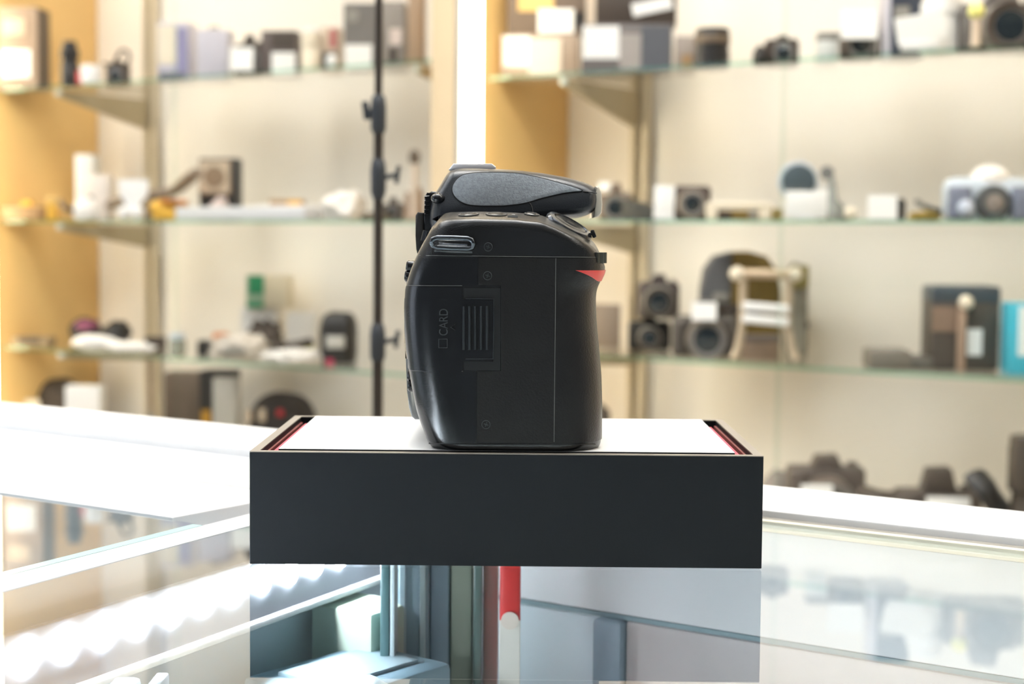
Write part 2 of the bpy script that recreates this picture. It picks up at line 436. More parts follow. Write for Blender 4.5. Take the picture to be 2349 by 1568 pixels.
# small buttons on the sloping top plate
for x, y, w in ((1075, 492.5, 40), (1139, 492, 42), (1220, 492, 30)):
    q = spx(x, y); nn = snorm(q.x, q.z)
    g = MB(); g.lathe(q - nn * .0006, [(w * .000078, 0), (w * .000078, .0009), (w * .00006, .0013), (w * .00003, .0012)], nn, 24); bt = g.build('button', m_gloss, dslr, smooth=50)
    g = MB(); g.lathe(q - nn * .0005, [(w * .000092, 0), (w * .000092, .0008), (w * .00008, .0009)], nn, 24); g.build('button_collar', m_mark, bt, smooth=50)
g = MB(); q = spx(1178, 494, .0002); nn = snorm(q.x, q.z); g.lathe(q, [(.0006, 0), (.0006, .0002)], nn, 12); q2 = spx(1176, 497, .0002); g.box(q2, (.0036, .0005, .0006)); g.build('button_mark', mat('pale_print', (170, 172, 172), .5), dslr)
# rear screen cover and rear buttons (seen past the back edge)
def pxprism(pts, c_near, c_far, name, m, parent=dslr, bev=.0008, c_ref=None, label=None):
    P = [L(x, y, c_near if c_ref is None else c_ref) for x, y in pts]
    g = MB(); g.prism([(p.x, p.z) for p in P], c_near, c_far, bev); return g.build(name, m, parent, smooth=40, label=label)
pxprism([(940, 640), (932, 640), (930, 700), (930, 790), (932, 850), (934, 900), (938, 935), (944, 955), (952, 962), (972, 962), (960, 880), (948, 780)], .030, .112, 'screen_cover', mat('screen_cover_plastic', (150, 156, 160), .15, coat=.5, trans=.3))
for x, y, h in ((933, 612, 18), (929.5, 634, 20), (936, 862, 14), (937, 885, 12)):
    q = L(x, y, .024); g = MB(); g.lathe(q + Vector((.003, 0, 0)), [(.0022, 0), (.0022, .0026), (.0016, .0032)], (-1, 0, .1), 16); g.build('rear_button', m_gloss, dslr)
# flash housing over the prism
FO = [(1030, 388), (1050, 383), (1095, 383), (1137, 385), (1180, 387.5), (1240, 394), (1300, 404.5), (1340, 415.5), (1364, 426), (1373, 436), (1374, 450), (1371, 470), (1364, 484), (1350, 493), (1328, 498),
      (1300, 499), (1255, 503), (1180, 508), (1100, 510), (1020, 512), (990, 530), (984, 510), (986, 485), (989, 462), (994, 446), (1006, 428), (1018, 406)]
FC = .046
def resample(poly, n):
    P = [Vector(p) for p in poly]; d = [0.]
    for i in range(len(P)): d.append(d[-1] + (P[(i + 1) % len(P)] - P[i]).length)
    out = []
    for k in range(n):
        s = d[-1] * k / n
        for i in range(len(P)):
            if d[i] <= s <= d[i + 1]:
                out.append(P[i].lerp(P[(i + 1) % len(P)], (s - d[i]) / max(1e-9, d[i + 1] - d[i]))); break
    return out
def soften(P, it):
    for _ in range(it): P = [(P[i - 1] + P[i] * 2 + P[(i + 1) % len(P)]) / 4 for i in range(len(P))]
    return P
fo = [Vector((L(p.x, p.y, FC).x, L(p.x, p.y, FC).z)) for p in soften(resample(FO, 150), 4)]
area = sum(fo[i - 1].cross(fo[i]) if hasattr(fo[i], 'cross') and False else fo[i - 1].x * fo[i].y - fo[i].x * fo[i - 1].y for i in range(len(fo)))
sg = 1 if area > 0 else -1
def inset(P, d):
    out = []
    for i in range(len(P)):
        tt = (P[(i + 2) % len(P)] - P[i - 2]).normalized(); nn = Vector((-tt.y, tt.x)) * sg
        out.append(P[i] + nn * d)
    return out
ft = max(p.y for p in fo)
SH = .30
def fface(z): return FC - .0055 + SH * max(0, z - (ft - .021))         # near face leans back towards its top
b = MB(); rg = []
for d, dc in ((0, .0075), (.0004, .0045), (.0011, .0022), (.0022, .0007), (.0036, .0)):
    P = inset(fo, d); rg.append([b.bm.verts.new((p.x, fface(p.y) + dc, p.y)) for p in P])
rg = rg[::-1]
far = []
for d, dc in ((0, .0075), (.0011, .0022), (.0036, 0.)):
    P = inset(fo, d); far.append([b.bm.verts.new((p.x, .132 - fface(p.y) - dc, p.y)) for p in P])
rg += far
for r0, r1 in zip(rg, rg[1:]):
    for i in range(len(r0)): b.bm.faces.new((r0[i], r0[(i + 1) % len(r0)], r1[(i + 1) % len(r0)], r1[i]))
b.bm.faces.new(rg[0]); b.bm.faces.new(rg[-1][::-1])
fl = b.build('flash_housing', mat('flash_housing_plastic', (40, 44, 50), .3, bump=.2, bscale=2600), dslr, smooth=45)
def fpx(x, y, off=0.):
    c = FC
    for _ in range(5):
        q = L(x, y, c); c = fface(q.z)
    return Vector((q.x, c - off, q.z))
PN = [(1036, 433), (1038, 424), (1044, 415), (1052, 406), (1064, 399), (1090, 396), (1141, 395), (1192, 397.5), (1243, 408), (1294, 422), (1326, 432), (1340, 438), (1326, 438.5), (1294, 442), (1243, 454), (1215, 463), (1192, 468), (1154, 472), (1103, 472), (1075, 470), (1060, 465), (1047, 456), (1038, 444)]
pp = soften(resample(PN, 110), 2)
g = MB(); up_ = [g.bm.verts.new(fpx(p.x, p.y, .00035)) for p in pp]; dn_ = [g.bm.verts.new(fpx(p.x, p.y, -.0003)) for p in pp]
cen = [g.bm.verts.new(fpx(1150 + (p.x - 1150) * .93, 433 + (p.y - 433) * .86, .0006)) for p in pp]
k = len(pp)
for i in range(k):
    g.bm.faces.new((up_[i], up_[(i + 1) % k], dn_[(i + 1) % k], dn_[i])); g.bm.faces.new((cen[i], cen[(i + 1) % k], up_[(i + 1) % k], up_[i]))
g.bm.faces.new(cen); pan = g.build('side_panel', m_panel, fl, smooth=50, label='grey speckled oval panel on the flash housing')
g = MB(); g.tube([fpx(p.x, p.y, .0002) for p in pp], .00022, 6, closed=True); g.build('panel_groove', m_dk, fl)
g = MB(); g.tube([fpx(x, y, .0001) for x, y in ((1338, 439), (1352, 440), (1369, 443))], .0002, 6); g.tube([fpx(x, y, .0001) for x, y in ((1213, 464), (1218, 470), (1221, 478), (1222, 490))], .0002, 6); g.build('housing_groove', m_dk, fl)
pxprism([(1366, 427), (1374, 428), (1380, 442), (1382, 468), (1380, 488), (1373, 497), (1362, 499), (1366, 472), (1369, 450)], .047, .086, 'flash_diffuser', m_diff, fl, .0006, label='pale flash window at the front')
pxprism([(1029, 389), (1040, 375), (1128, 375), (1137, 382), (1137, 388)], .056, .078, 'hot_shoe', mat('hot_shoe_metal', (246, 244, 248), .35), dslr, .0004, label='silver accessory shoe on top')
# finder eyepiece
pxprism([(1012, 440), (990, 438), (982, 446), (974, 448), (973, 490), (973, 540), (978, 556), (1000, 556), (1010, 520), (1014, 470)], .050, .084, 'eyepiece_housing', m_gloss)
for y in (452, 462, 472, 482, 492):
    q0, q1 = L(974, y, .0495), L(985, y - 1, .0495); g = MB(); g.tube([q0, q1], .0005, 6); g.build('dioptre_ridge', m_body, dslr)
pxprism([(972, 488), (958, 486), (953, 494), (953, 540), (955, 572), (957, 582), (965, 572), (974, 560)], .050, .086, 'eyecup', rubber_b)
g = MB(); q = L(1005, 455, .044); g.blob(q, (.0055, .006, .0042)); g.build('dioptre_knob', m_gloss, dslr)
# lens mount ring on the front
g = MB(); g.lathe((.0140, .092, .046), [(.024, 0), (.029, .001), (.029, .004), (.026, .005), (.022, .005), (.022, .001)], (1, 0, 0), 48); lm = g.build('lens_mount', chrome, dslr)
g = MB(); g.cyl((.0140, .092, .046), .0222, .002, (1, 0, 0)); g.build('mirror_box', m_dk, lm)
# ------------------------------------------------------------------ room shell
YW = 2.333; XL, XR = -3.6, 4.2
YF = YW - .273                               # shelf fronts
m_wall = mat('cream_painted_panel', (247, 240, 229), .6, var=.015, scale=3)
m_plain = mat('white_plaster', (236, 234, 228), .7, var=.02)
m_floor = mat('grey_floor_tile', (150, 148, 143), .4, var=.06, scale=6)
m_wood = mat('yellow_birch_veneer', (236, 198, 132), .5, var=.06, scale=9)
m_wood_e = mat('pale_wood_edge', (232, 208, 170), .45, var=.05, scale=20)
def slab(x0, x1, y0, y1, z0, z1, bev=0.):
    b = MB(); b.box(((x0 + x1) / 2, (y0 + y1) / 2, (z0 + z1) / 2), (x1 - x0, y1 - y0, z1 - z0), bev); return b
struct(slab(XL, XR, YW, YW + .1, 0, 2.8).build('wall_back', m_wall), 'cream panelled wall behind the shelves')
struct(slab(XL - .1, XL, -1.2, YW, 0, 2.8).build('wall_left', m_plain), 'white wall at the far end')
struct(slab(XL - .1, XR, -3.4, YW + .1, -.1, 0).build('floor', m_floor), 'grey floor')
struct(slab(XL - .1, XR, -3.4, YW + .1, 2.8, 2.9).build('ceiling', m_plain), 'white ceiling')
lamp_m = emis('cool_lamp_diffuser', (244, 249, 255), LAMP); wash_m = emis('warm_lamp_diffuser', (255, 250, 240), WASH)
for i, (x, y, sx, sy) in enumerate(((-2.2, 1.0, 1.2, .35), (-.75, 1.0, 1.2, .35), (-.5, .40, 1.3, 1.25), (-2.1, .1, 1.3, 1.25), (.3, -1.6, .6, .6), (.75, 1.0, 1.2, .35), (2.4, 1.0, 1.2, .35))):  # last two lamps are added unseen to brighten the wall at right
    t = thing('ceiling_light', ['long ceiling lamp above the left shelves', 'long ceiling lamp above the right shelves', 'ceiling lamp above the glass counter', 'ceiling lamp above the second counter', 'square ceiling lamp near the shop entrance', 'first added ceiling lamp, out of view right of the shelf bays', 'second added ceiling lamp, out of view right of the shelf bays'][i], 'ceiling lamp', (x, y, 2.8), 0, 'ceiling lamps')
    b = MB(); b.box((0, 0, -.02), (sx + .04, sy + .04, .04), .004); b.build('lamp_frame', silver, t)
    b = MB(); b.box((0, 0, -.042), (sx, sy, .006)); b.build('diffuser', wash_m if y > .9 else lamp_m, t)

t = thing('window', 'daylit shop window in the left wall near the entrance', 'window', (XL + .05, -2.2, .5)); t['kind'] = 'structure'; t.name = 'window_1'; del t['category']
b = MB()
for y in (-1.02, 1.02): b.box((0, y, .95), (.08, .06, 1.96), .004)
for z in (0, 1.9): b.box((0, 0, z), (.08, 2.1, .06), .004)
b.build('window_frame', silver, t)
b = MB(); b.box((0, 0, .95), (.01, 2.0, 1.86)); b.build('pane', emis('daylit_pane', (226, 238, 255), WIN), t)

# ------------------------------------------------------------------ shelf bays
for x, lab in ((-2.6705, 'yellow wood partition at the end of the left bay'), (-1.4815, 'yellow wood partition between the two shelf bays'),
               (-.277, 'yellow wood partition at the far right end of the right bay'), (.911, 'last yellow wood partition along the shelf wall')):
    t = thing('wood_partition', lab, 'partition', (x, YW - .167, 0), 0, 'wood partitions')
    b = MB(); b.box((0, .0, 1.3), (.046, .33, 2.6), .001); b.build('panel', m_wood, t)
    b = MB(); b.box((0, -.166, 1.3), (.047, .004, 2.6), .0008); b.build('front_edge', m_wood_e, t, label='pale wood front edge')
led_m = emis('warm_led_diffuser', (255, 240, 208), LED)
for x, lab in ((-2.647, 'glowing warm light strip at the far left partition'), (-1.458, 'glowing warm light strip on the middle wood partition'),
               (-.254, 'added warm light strip, out of view past the right bay'), (.934, 'added warm light strip, out of view on the last wood partition')):  # last two strips are added unseen to warm the camera's grip side
    t = thing('light_strip', lab, 'light strip', (x, YW - .305, .72), 0, 'shelf light strips')
    b = MB(); b.box((.004, 0, .93), (.008, .056, 1.86), .001); b.build('channel', silver, t)
    b = MB(); b.box((.011, 0, .93), (.008, .044, 1.84), .003); b.build('diffuser', led_m, t)
bays = (('left', -2.647, -1.505, (1.401, 1.141, .888)), ('right', -1.458, -.30, (1.3665, 1.142, .937)))
m_sg = glass('shelf_glass', (.98, .99, .985)); m_dg = glass('door_glass', (.99, .992, .988), .4)
m_ge = glass('green_glass_edge', (.76, .92, .86), .6)
m_de = glass('door_glass_edge', (.93, .965, .95), .4)
m_brk = mat('bracket_paint', (178, 164, 134), .35, metal=.2)
SHZ = {}
pos = ('top', 'middle', 'bottom')
for bn, x0, x1, zs in bays:
    for k, z in enumerate(zs):
        SHZ[bn[0].upper() + 'TML'[k]] = z + .003
        t = thing('glass_shelf', '%s glass shelf with green edge in the %s bay of the wall' % (pos[k], bn), 'shelf', ((x0 + x1) / 2, YW - .137, z), 0, 'glass shelves on the wall')
        w = x1 - x0 - .018
        b = MB(); b.box((0, .002, 0), (w, .262, .006)); b.build('pane', m_sg, t)
        b = MB(); b.box((0, -.131, 0), (w, .003, .006), .0006, 1); b.build('polished_edge', m_ge, t, label='green polished front edge')
    ups = {'left': (350, 1150), 'right': (1470, 2790)}[bn]
    for q, px_ in enumerate(ups):
        ux = onw(px_, 400, YW - .01).x
        t = thing('shelf_upright', 'slotted metal upright on the back wall, %s one of the %s bay' % (('first', 'second')[q], bn), 'shelf upright', (ux, YW - .011, .70), 0, 'slotted uprights')
        b = MB(); b.box((-.011, 0, .92), (.008, .022, 1.84), .001); b.box((.011, 0, .92), (.008, .022, 1.84), .001); b.box((0, .006, .92), (.016, .008, 1.84)); b.build('rail', steel, t)
        for z, bh in zip(zs, (.060, .044, .026)):
            b = MB(); zz = z - .0045 - .70
            pts = [(-.235, zz), (0, zz), (0, zz - bh), (-.02, zz - bh - .001), (-.235, zz - .012)]
            b.add([(-.003, y - .011, h) for y, h in pts] + [(.003, y - .011, h) for y, h in pts], [(0, 1, 2, 3, 4), (9, 8, 7, 6, 5)] + [(i, (i + 1) % 5, (i + 1) % 5 + 5, i + 5) for i in range(5)])
            br = b.build('bracket', m_brk, t)
            b = MB(); b.cyl((0, -.243, zz - .010), .006, .010, (0, 0, 1)); b.build('bracket_pad', mat('clear_pad', (226, 226, 216), .3), br)
    t = thing('base_cabinet', 'white base cabinet under the %s bay' % bn, 'cabinet', ((x0 + x1) / 2, YW - .17, 0), 0, 'base cabinets')
    b = MB(); b.box((0, 0, .69), (x1 - x0 - .004, .33, .02), .002); b.build('worktop', mat('cabinet_top', (206, 196, 178), .4), t)
    b = MB(); b.box((0, .004, .34), (x1 - x0 - .01, .31, .678)); b.build('carcass', m_plain, t)
    for s in (-1, 1):
        b = MB(); b.box((s * (x1 - x0) / 4, -.158, .35), ((x1 - x0) / 2 - .012, .016, .64), .002); d = b.build('door', white, t)
        b = MB(); b.box((-s * (x1 - x0) / 5 + s * (x1 - x0) / 4, -.17, .55), (.012, .012, .12), .003); b.build('door_handle', silver, d)
    SHZ[bn[0].upper() + 'B'] = .7005
for lab, xp, x1 in (('sliding glass pane in front of the left shelves', 402, -1.507), ('sliding glass pane in front of the right shelves', 1792, -.30)):
    xa = onw(xp, 500, YF - .016).x
    t = thing('glass_door', lab, 'glass door', ((xa + x1) / 2, YF - .016, .702), 0, 'sliding glass panes')
    b = MB(); b.box((0, 0, .92), (x1 - xa - .006, .005, 1.84)); b.build('pane', m_dg, t)
    b = MB(); b.box(((xa - x1) / 2, 0, .92), (.006, .005, 1.84), .0006, 1); b.build('polished_edge', m_de, t, label='pale green polished edge')
    b = MB(); b.box((0, 0, 1.85), (x1 - xa, .014, .02), .002); b.build('top_rail', silver, t)

# ------------------------------------------------------------------ glass counters
m_rail = mat('white_aluminium_rail', (240, 241, 243), .35, var=.01)
m_top = glass('counter_glass', (.965, .985, .982), 1.2); m_in = mat('counter_lining', (226, 237, 243), .6, var=.02)
m_body2 = mat('counter_body', (226, 226, 224), .5)
gz = ZC - .003
ctr = thing('display_counter', 'glass topped display counter carrying the black box', 'counter', (-.15, .20, 0))
def cbox(nm, x0, x1, y0, y1, z0, z1, m, bev=0., par=ctr, lab=None, org=(-.15, .20)):
    b = MB(); b.box(((x0 + x1) / 2 - org[0], (y0 + y1) / 2 - org[1], (z0 + z1) / 2), (x1 - x0, y1 - y0, z1 - z0), bev); return b.build(nm, m, par, label=lab)
def cpoly(nm, poly, z0, z1, m, par=ctr, org=(-.15, .20), lab=None):
    b = MB(); k = len(poly)
    b.add([(x - org[0], y - org[1], z0) for x, y in poly] + [(x - org[0], y - org[1], z1) for x, y in poly],
          [tuple(range(k))[::-1], tuple(range(k, 2 * k))] + [(i, (i + 1) % k, (i + 1) % k + k, i + k) for i in range(k)])
    return b.build(nm, m, par, label=lab)
SK = .018 / .132                              # the two counters meet at a slight angle
sx = lambda y: -.4182 - SK * (y - .3258)       # right side of the joint strip
sl = lambda y: -.4362 - SK * (y - .340)        # left side of it
y0c, y1c = -.35, .600
cpoly('glass_top', [(sx(y0c), y0c), (.75, y0c), (.75, y1c - .002), (sx(y1c), y1c - .002)], gz - .006, ZC, m_top, lab='clear glass top')
cpoly('joint_strip', [(sl(-.3), -.3), (sx(-.3), -.3), (sx(.598), .598), (sl(.598), .598)], ZC - .03, ZC + .0002, m_rail, lab='white trim strip along the left edge of the top')
cbox('back_rail', sx(.6) - .001, .75, .600, .662, ZC - .05, ZC + .004, m_rail, .001, lab='white rail along the back edge')
cbox('rail_lip', sx(.6), .75, .5925, .5996, ZC - .004, ZC + .0012, mat('grey_rail_lip', (150, 146, 138), .4), .0006)
cbox('rail_bead', sx(.6), .75, .5885, .5922, ZC - .003, ZC + .0016, mat('cream_rail_bead', (246, 238, 214), .35), .0006)
cbox('back_panel', sx(.6), .75, .604, .612, .45, ZC - .02, m_in)
cbox('panel_groove', sx(.6) + .02, .75, .6015, .604, .9455, .9475, mat('panel_groove_grey', (150, 172, 178), .5))
cbox('panel_post', -.358, -.343, .596, .604, .875, .9455, mat('slate_hinge', (150, 168, 182), .4), .002)
cbox('lower_panel', -.343, .75, .600, .604, .875, .9455, mat('grey_brown_shell', (206, 198, 196), .4), .0015)
cpoly('side_panel', [(sl(-.3), -.3), (sx(-.3) - .004, -.3), (sx(.6) - .004, .6), (sl(.6), .6)], .45, ZC - .03, m_in)
cbox('inner_floor', sx(.6), .75, -.3, .603, .868, .874, mat('counter_shelf_white', (232, 238, 240), .4))
cbox('base', sx(.6), .75, -.3, .66, 0, .45, m_body2, .003)
ctr2 = thing('display_counter', 'second glass counter beyond the white joint strip, with a wide white back ledge', 'counter', (-1.2, .2, 0))
o2 = (-1.2, .2)
cpoly('glass_top', [(-2.2, -.3), (sl(-.3) - .0005, -.3), (sl(.452) - .0005, .452), (-2.2, .452)], gz - .006, ZC, m_top, ctr2, o2)
cpoly('glass_edge', [(sl(-.3) - .006, -.3), (sl(-.3) - .0006, -.3), (sl(.45) - .0006, .45), (sl(.45) - .006, .45)], gz - .0058, ZC + .0002, mat('blue_glass_edge', (168, 204, 210), .2), ctr2, o2, 'blue tinted edge of the glass')
cbox('back_ledge', -2.2, sl(.602), .453, .600, ZC - .03, ZC + .001, m_rail, .001, ctr2, 'wide white ledge behind the glass', o2)
cbox('ledge_groove', -2.2, sl(.602), .5245, .529, ZC + .0005, ZC + .0016, mat('ledge_groove', (205, 206, 205), .5), 0, ctr2, None, o2)
cbox('back_rail', -2.2, sl(.6) - .012, .602, .672, ZC - .05, ZC + .006, m_rail, .002, ctr2, 'raised white rail along the back edge', o2)
cbox('back_panel', -2.2, sl(.55), .47, .478, .45, ZC - .03, m_in, 0, ctr2, None, o2)
cbox('inner_floor', -2.2, sl(.55), -.3, .47, .80, .806, mat('counter_shelf_grey', (176, 186, 190), .4), 0, ctr2, None, o2)
cbox('base', -2.2, sl(.67), -.3, .66, 0, .45, m_body2, .003, ctr2, None, o2)
# light strip inside the counter
ls = thing('counter_light_strip', 'row of bright white lamps under the counter glass, left of the box', 'light strip', (sx(.3), .3, ZC - .0215), atan(SK))
b = MB(); b.box((.008, -.15, -.002), (.003, .86, .024), .0006); b.build('channel', mat('led_board', (120, 122, 128), .4), ls)
b = MB(); b.box((.0112, -.15, -.0145), (.0045, .86, .0025), .0006); b.build('channel_lip', white, ls)
cled = emis('cool_led_chip', (236, 244, 255), CLED)
for i in range(26):
    b = MB(); b.blob((.0098, .252 - i * .0187, .0016), (.005, .0085, .012), 2); b.build('lamp', cled, ls)
# ------------------------------------------------------------------ things on the shelves
FACE = radians(30)                            # most things are turned towards the counter
class V3(tuple): pass
def span(sh, x0, x1, yt, p, d, base=None, rz=FACE):
    """place of a thing of depth d on shelf sh (about p from the wall to its front), seen in frame columns x0..x1 with its top at row yt"""
    z = SHZ[sh] if base is None else base
    xm = (x0 + x1) / 2
    yc = YW - p + d / 2
    for _ in range(3):
        c = onw(xm, yt, yc); D = (c - CAM).dot(FH)
        need = TH - atan((xm - 1174.5) / F); dl = abs(need - rz)
        W = (x1 - x0) / F * D
        w = max(.5 * W, (W - d * sin(dl)) / cos(dl)) if dl < 1.2 else W
        hy = w / 2 * abs(sin(rz)) + d / 2 * cos(rz)
        yc = min(max(YW - p + d / 2, YF + .006 + hy), YW - .024 - hy)
    zt = c.z
    fx = c + Vector((sin(rz), -cos(rz), 0)) * (d / 2)
    LASTRZ[0] = rz
    return (fx.x, fx.y, z, w, max(.004, zt - z))
LASTRZ = [0.]
def faces(t, w, h, d, labels):
    for i, (u0, v0, u1, v1, m, nm) in enumerate(labels):
        b = MB(); cx, cz = (u0 + u1) / 2 * w, (v0 + v1) / 2 * h
        b.box((cx - w / 2, -.0006 - .0009 * i, cz), ((u1 - u0) * w, .0014, (v1 - v0) * h), .0004, 1); b.build(nm, m, t)
def carton(name, label, cat, sh, x0, x1, yt, p=.15, d=.05, m=None, labels=(), bev=.002, base=None, group=None, lid=None, rz=0.):
    cx, yf, z, w, h = span(sh, x0, x1, yt, p, d, base)
    t = thing(name, label, cat, (cx, yf, z), LASTRZ[0], group)
    if lid:
        b = MB(); b.box((0, d / 2, h * .38), (w * .97, d * .97, h * .76), bev); b.build('carton', m, t)
        b = MB(); b.box((0, d / 2, h * .86), (w, d, h * .28), bev); b.build('lid', lid, t)
    else:
        b = MB(); b.box((0, d / 2, h / 2), (w, d, h), bev); b.build('carton', m, t)
    faces(t, w, h, d, labels)
    return t, w, h, z
PL = 'price_label'
def camera(name, label, sh, x0, x1, yt, p=.15, d=.05, m=black, m2=None, lens=.5, lx=.5, tagr=None, base=None, prism=.28, ring=grey, group='cameras on the shelves', lr=.36, rz=0., cat='camera'):
    cx, yf, z, w, h = span(sh, x0, x1, yt, p, d, base)
    t = thing(name, label, cat, (cx, yf, z), LASTRZ[0], group)
    bh = h * (1 - prism)
    b = MB(); b.box((0, d * .6, bh / 2), (w, d * .55, bh), min(.007, bh * .15), 3); b.box((-w * .40, d * .38, bh * .48), (w * .2, d * .4, bh * .94), .006, 3); b.build('camera_body', m, t)
    if prism > .05:
        b = MB(); pw = w * .40
        b.prism([(lx * w - w / 2 - pw / 2, bh - .001), (lx * w - w / 2 - pw * .33, h * .98), (lx * w - w / 2 + pw * .33, h), (lx * w - w / 2 + pw / 2, bh - .001)], d * .32, d * .82, .002); b.build('finder_housing', m, t)
        b = MB(); b.cyl((w * .34, d * .6, bh - .001), w * .07, h * .07); b.build('dial', m2 or m, t)
    r = h * lr
    b = MB(); b.lathe((lx * w - w / 2, d * .4, bh * .46), [(r * .95, 0), (r, .003), (r, d * lens * .6), (r * .92, d * lens * .75), (r * .92, d * lens)], (0, -1, 0), 32); ln = b.build('lens_barrel', m2 or m, t)
    b = MB(); b.lathe((lx * w - w / 2, d * .4 - d * lens, bh * .46), [(r * .90, -.001), (r * .92, .001), (r * .7, .0012), (r * .62, -.0005)], (0, -1, 0), 32); b.build('lens_ring', ring, ln)
    b = MB(); b.lathe((lx * w - w / 2, d * .4 - d * lens, bh * .46), [(r * .62, 0), (r * .4, .0012), (r * .05, .0018)], (0, -1, 0), 28); b.build('front_glass', lens_g, ln)
    if tagr:
        u0, v0, u1, v1 = tagr
        b = MB(); b.box(((u0 + u1) / 2 * w - w / 2, -.012 - max(0, d * lens - d * .4), (v0 + v1) / 2 * h), ((u1 - u0) * w, .0016, (v1 - v0) * h), .0005, 1, rx=radians(-8)); b.build('price_tag', label_w, t)
    return t, w, h, z
def lensthing(name, label, sh, x0, x1, yt, p=.15, m=black, m2=None, cap=None, cat='lens', base=None, group=None, taper=1.):
    yf = YW - p; z = SHZ[sh] if base is None else base
    a, c = onw(x0, yt, yf), onw(x1, yt, yf); pw = (at(x1, yt, 2.5) - at(x0, yt, 2.5)).length
    cen = (a + c) / 2; dd = (cen - CAM).dot(FH); r = (x1 - x0) / F * dd / 2; h = onw((x0 + x1) / 2, yt, yf).z - z
    t = thing(name, label, cat, (cen.x, yf, z), 0, group)
    b = MB(); b.lathe((0, 0, 0), [(r * .9, 0), (r, .002), (r, h * .45), (r * .94, h * .47), (r * .94, h * .55), (r * taper, h * .57), (r * taper, h * .9), (r * taper * .97, h * .92)], n=32); b.build('barrel', m, t)
    b = MB(); b.lathe((0, 0, 0), [(r * 1.01, h * .62), (r * 1.02, h * .64), (r * 1.02, h * .8), (r * 1.01, h * .82)], n=40, caps=False); b.build('focus_ring', m2 or m, t)
    b = MB(); b.lathe((0, 0, 0), [(r * taper * .96, h * .915), (r * taper * .96, h * .98), (r * taper * .9, h)], n=32); b.build('lens_cap', cap or m, t)
    return t
def lump(name, label, cat, sh, x0, x1, yt, p=.16, d=.07, m=None, lumpy=.25, ls=30, parts=(), base=None, group=None, sq=1., hscale=1., rz=0.):
    cx, yf, z, w, h = span(sh, x0, x1, yt, p, d, base)
    t = thing(name, label, cat, (cx, yf, z), LASTRZ[0], group)
    b = MB(); b.blob((0, d / 2, h * .42), (w, d, h * 1.16), 4, lumpy, ls, flat=.36, sq=sq); b.build('body', m, t, smooth=70)
    for nm, c, dd, mm in parts:
        b = MB(); b.box((c[0] * w, c[1], c[2] * h), (dd[0] * w, dd[1], dd[2] * h), .0015, 2); b.build(nm, mm, t)
    return t, w, h, z
def strapthing(name, label, sh, pts, r=.006, p=.16, m=black, sxx=2.2, group=None, cat='strap', wob=.03):
    P = [onw(x, y, YW - p - wob * sin(i * 1.7)) for i, (x, y) in enumerate(pts)]
    base = min(q.z for q in P); o = P[0].copy()
    b = MB()
    Q = []
    for a, c in zip(P, P[1:]): Q += [a.lerp(c, i / 4) for i in range(4)]
    Q.append(P[-1])
    for _ in range(2): Q = [Q[0]] + [(Q[i - 1] + Q[i] * 2 + Q[i + 1]) / 4 for i in range(1, len(Q) - 1)] + [Q[-1]]
    b.tube([q - o for q in Q], r, 8, sx=sxx); ob = b.build(name, m, smooth=60); ob.location = o
    return tag(ob, label, cat, group)

navy = mat('navy_card', (58, 64, 78), .45); lav = mat('lavender_card', (206, 202, 212), .5); lavd = mat('lavender_print', (150, 146, 180), .5)
beige = mat('beige_card', (214, 194, 170), .5); brown = mat('brown_card', (150, 126, 102), .5); tan = mat('tan_leather', (168, 136, 96), .6)
olive = mat('olive_nylon', (128, 106, 52), .65); slate = mat('slate_nylon', (104, 104, 106), .65); greyp = mat('grey_plastic', (150, 146, 138), .45)
pale = mat('pale_paper', (250, 246, 240), .6, var=.02); bagm = mat('clear_poly_bag', (224, 214, 200), .35, var=.1, scale=25, coat=.3)
cyan = mat('cyan_card', (70, 190, 215), .4); green = mat('green_print', (44, 158, 108), .45); purple = mat('purple_cloth', (150, 84, 112), .7)
orange = mat('orange_plastic', (222, 132, 62), .5); blueg = mat('pale_blue_plastic', (205, 216, 226), .4); greybl = mat('grey_blue_grip', (128, 134, 152), .5)
pinkm = mat('pink_cloth', (214, 60, 104), .6); amber = mat('amber_card', (198, 146, 40), .5)

# --- left bay, top shelf
carton('tall_carton', 'tall beige carton with a white label and dark side on the top left shelf', 'box', 'LT', -2, 112, 22, .25, .07, mat('dark_side_card', (92, 80, 66), .5), [(0, 0, 1, 1, mat('tan_front_card', (164, 142, 122), .5), 'front_print'), (.1, .15, .82, .48, label_w, PL), (.14, .66, .7, .86, mat('buff_print', (204, 184, 160), .5), 'pale_print')])
lensthing('black_flask', 'slim black flask beside the tall beige carton', 'LT', 140, 180, 95, .24, black, cat='flask', taper=.8)
t = thing('white_pot', 'small white pot with a red side patch on the top left shelf', 'pot', Vector((*onw(208, 165, YW - .25).xy, SHZ['LT'])))
b = MB(); b.lathe((0, 0, 0), [(.014, 0), (.018, .003), (.019, .03), (.016, .036)], n=28); b.build('pot', white, t)
b = MB(); b.cyl((-.026, .0, 0), .009, .026); b.build('red_cap', red, t)
camera('compact_camera', 'small dark camera with an open ring on the top left shelf', 'LT', 240, 302, 140, .2, .04, dark, lens=.4, prism=.1)
strapthing('camera_strap', 'dark looped strap above the small dark camera', 'LT', [(238, 146), (260, 150), (268, 132), (276, 116), (290, 114), (297, 128), (294, 146), (280, 156)], .003, .19, dark, 1.2, wob=.0)
carton('white_carton', 'white carton with lavender print at the left of the top shelf row', 'box', 'LT', 362, 452, 55, .2, .06, lav, [(.04, .3, .6, .95, cream, 'front_print'), (.62, .1, .96, .9, lavd, 'side_print'), (.08, .02, .9, .16, mat('slate_print', (110, 112, 120), .5), 'foot_print')])
t, w, h, z = carton('white_carton', 'plain white carton with a dark hanging loop', 'box', 'LT', 452, 538, 72, .19, .055, lav)
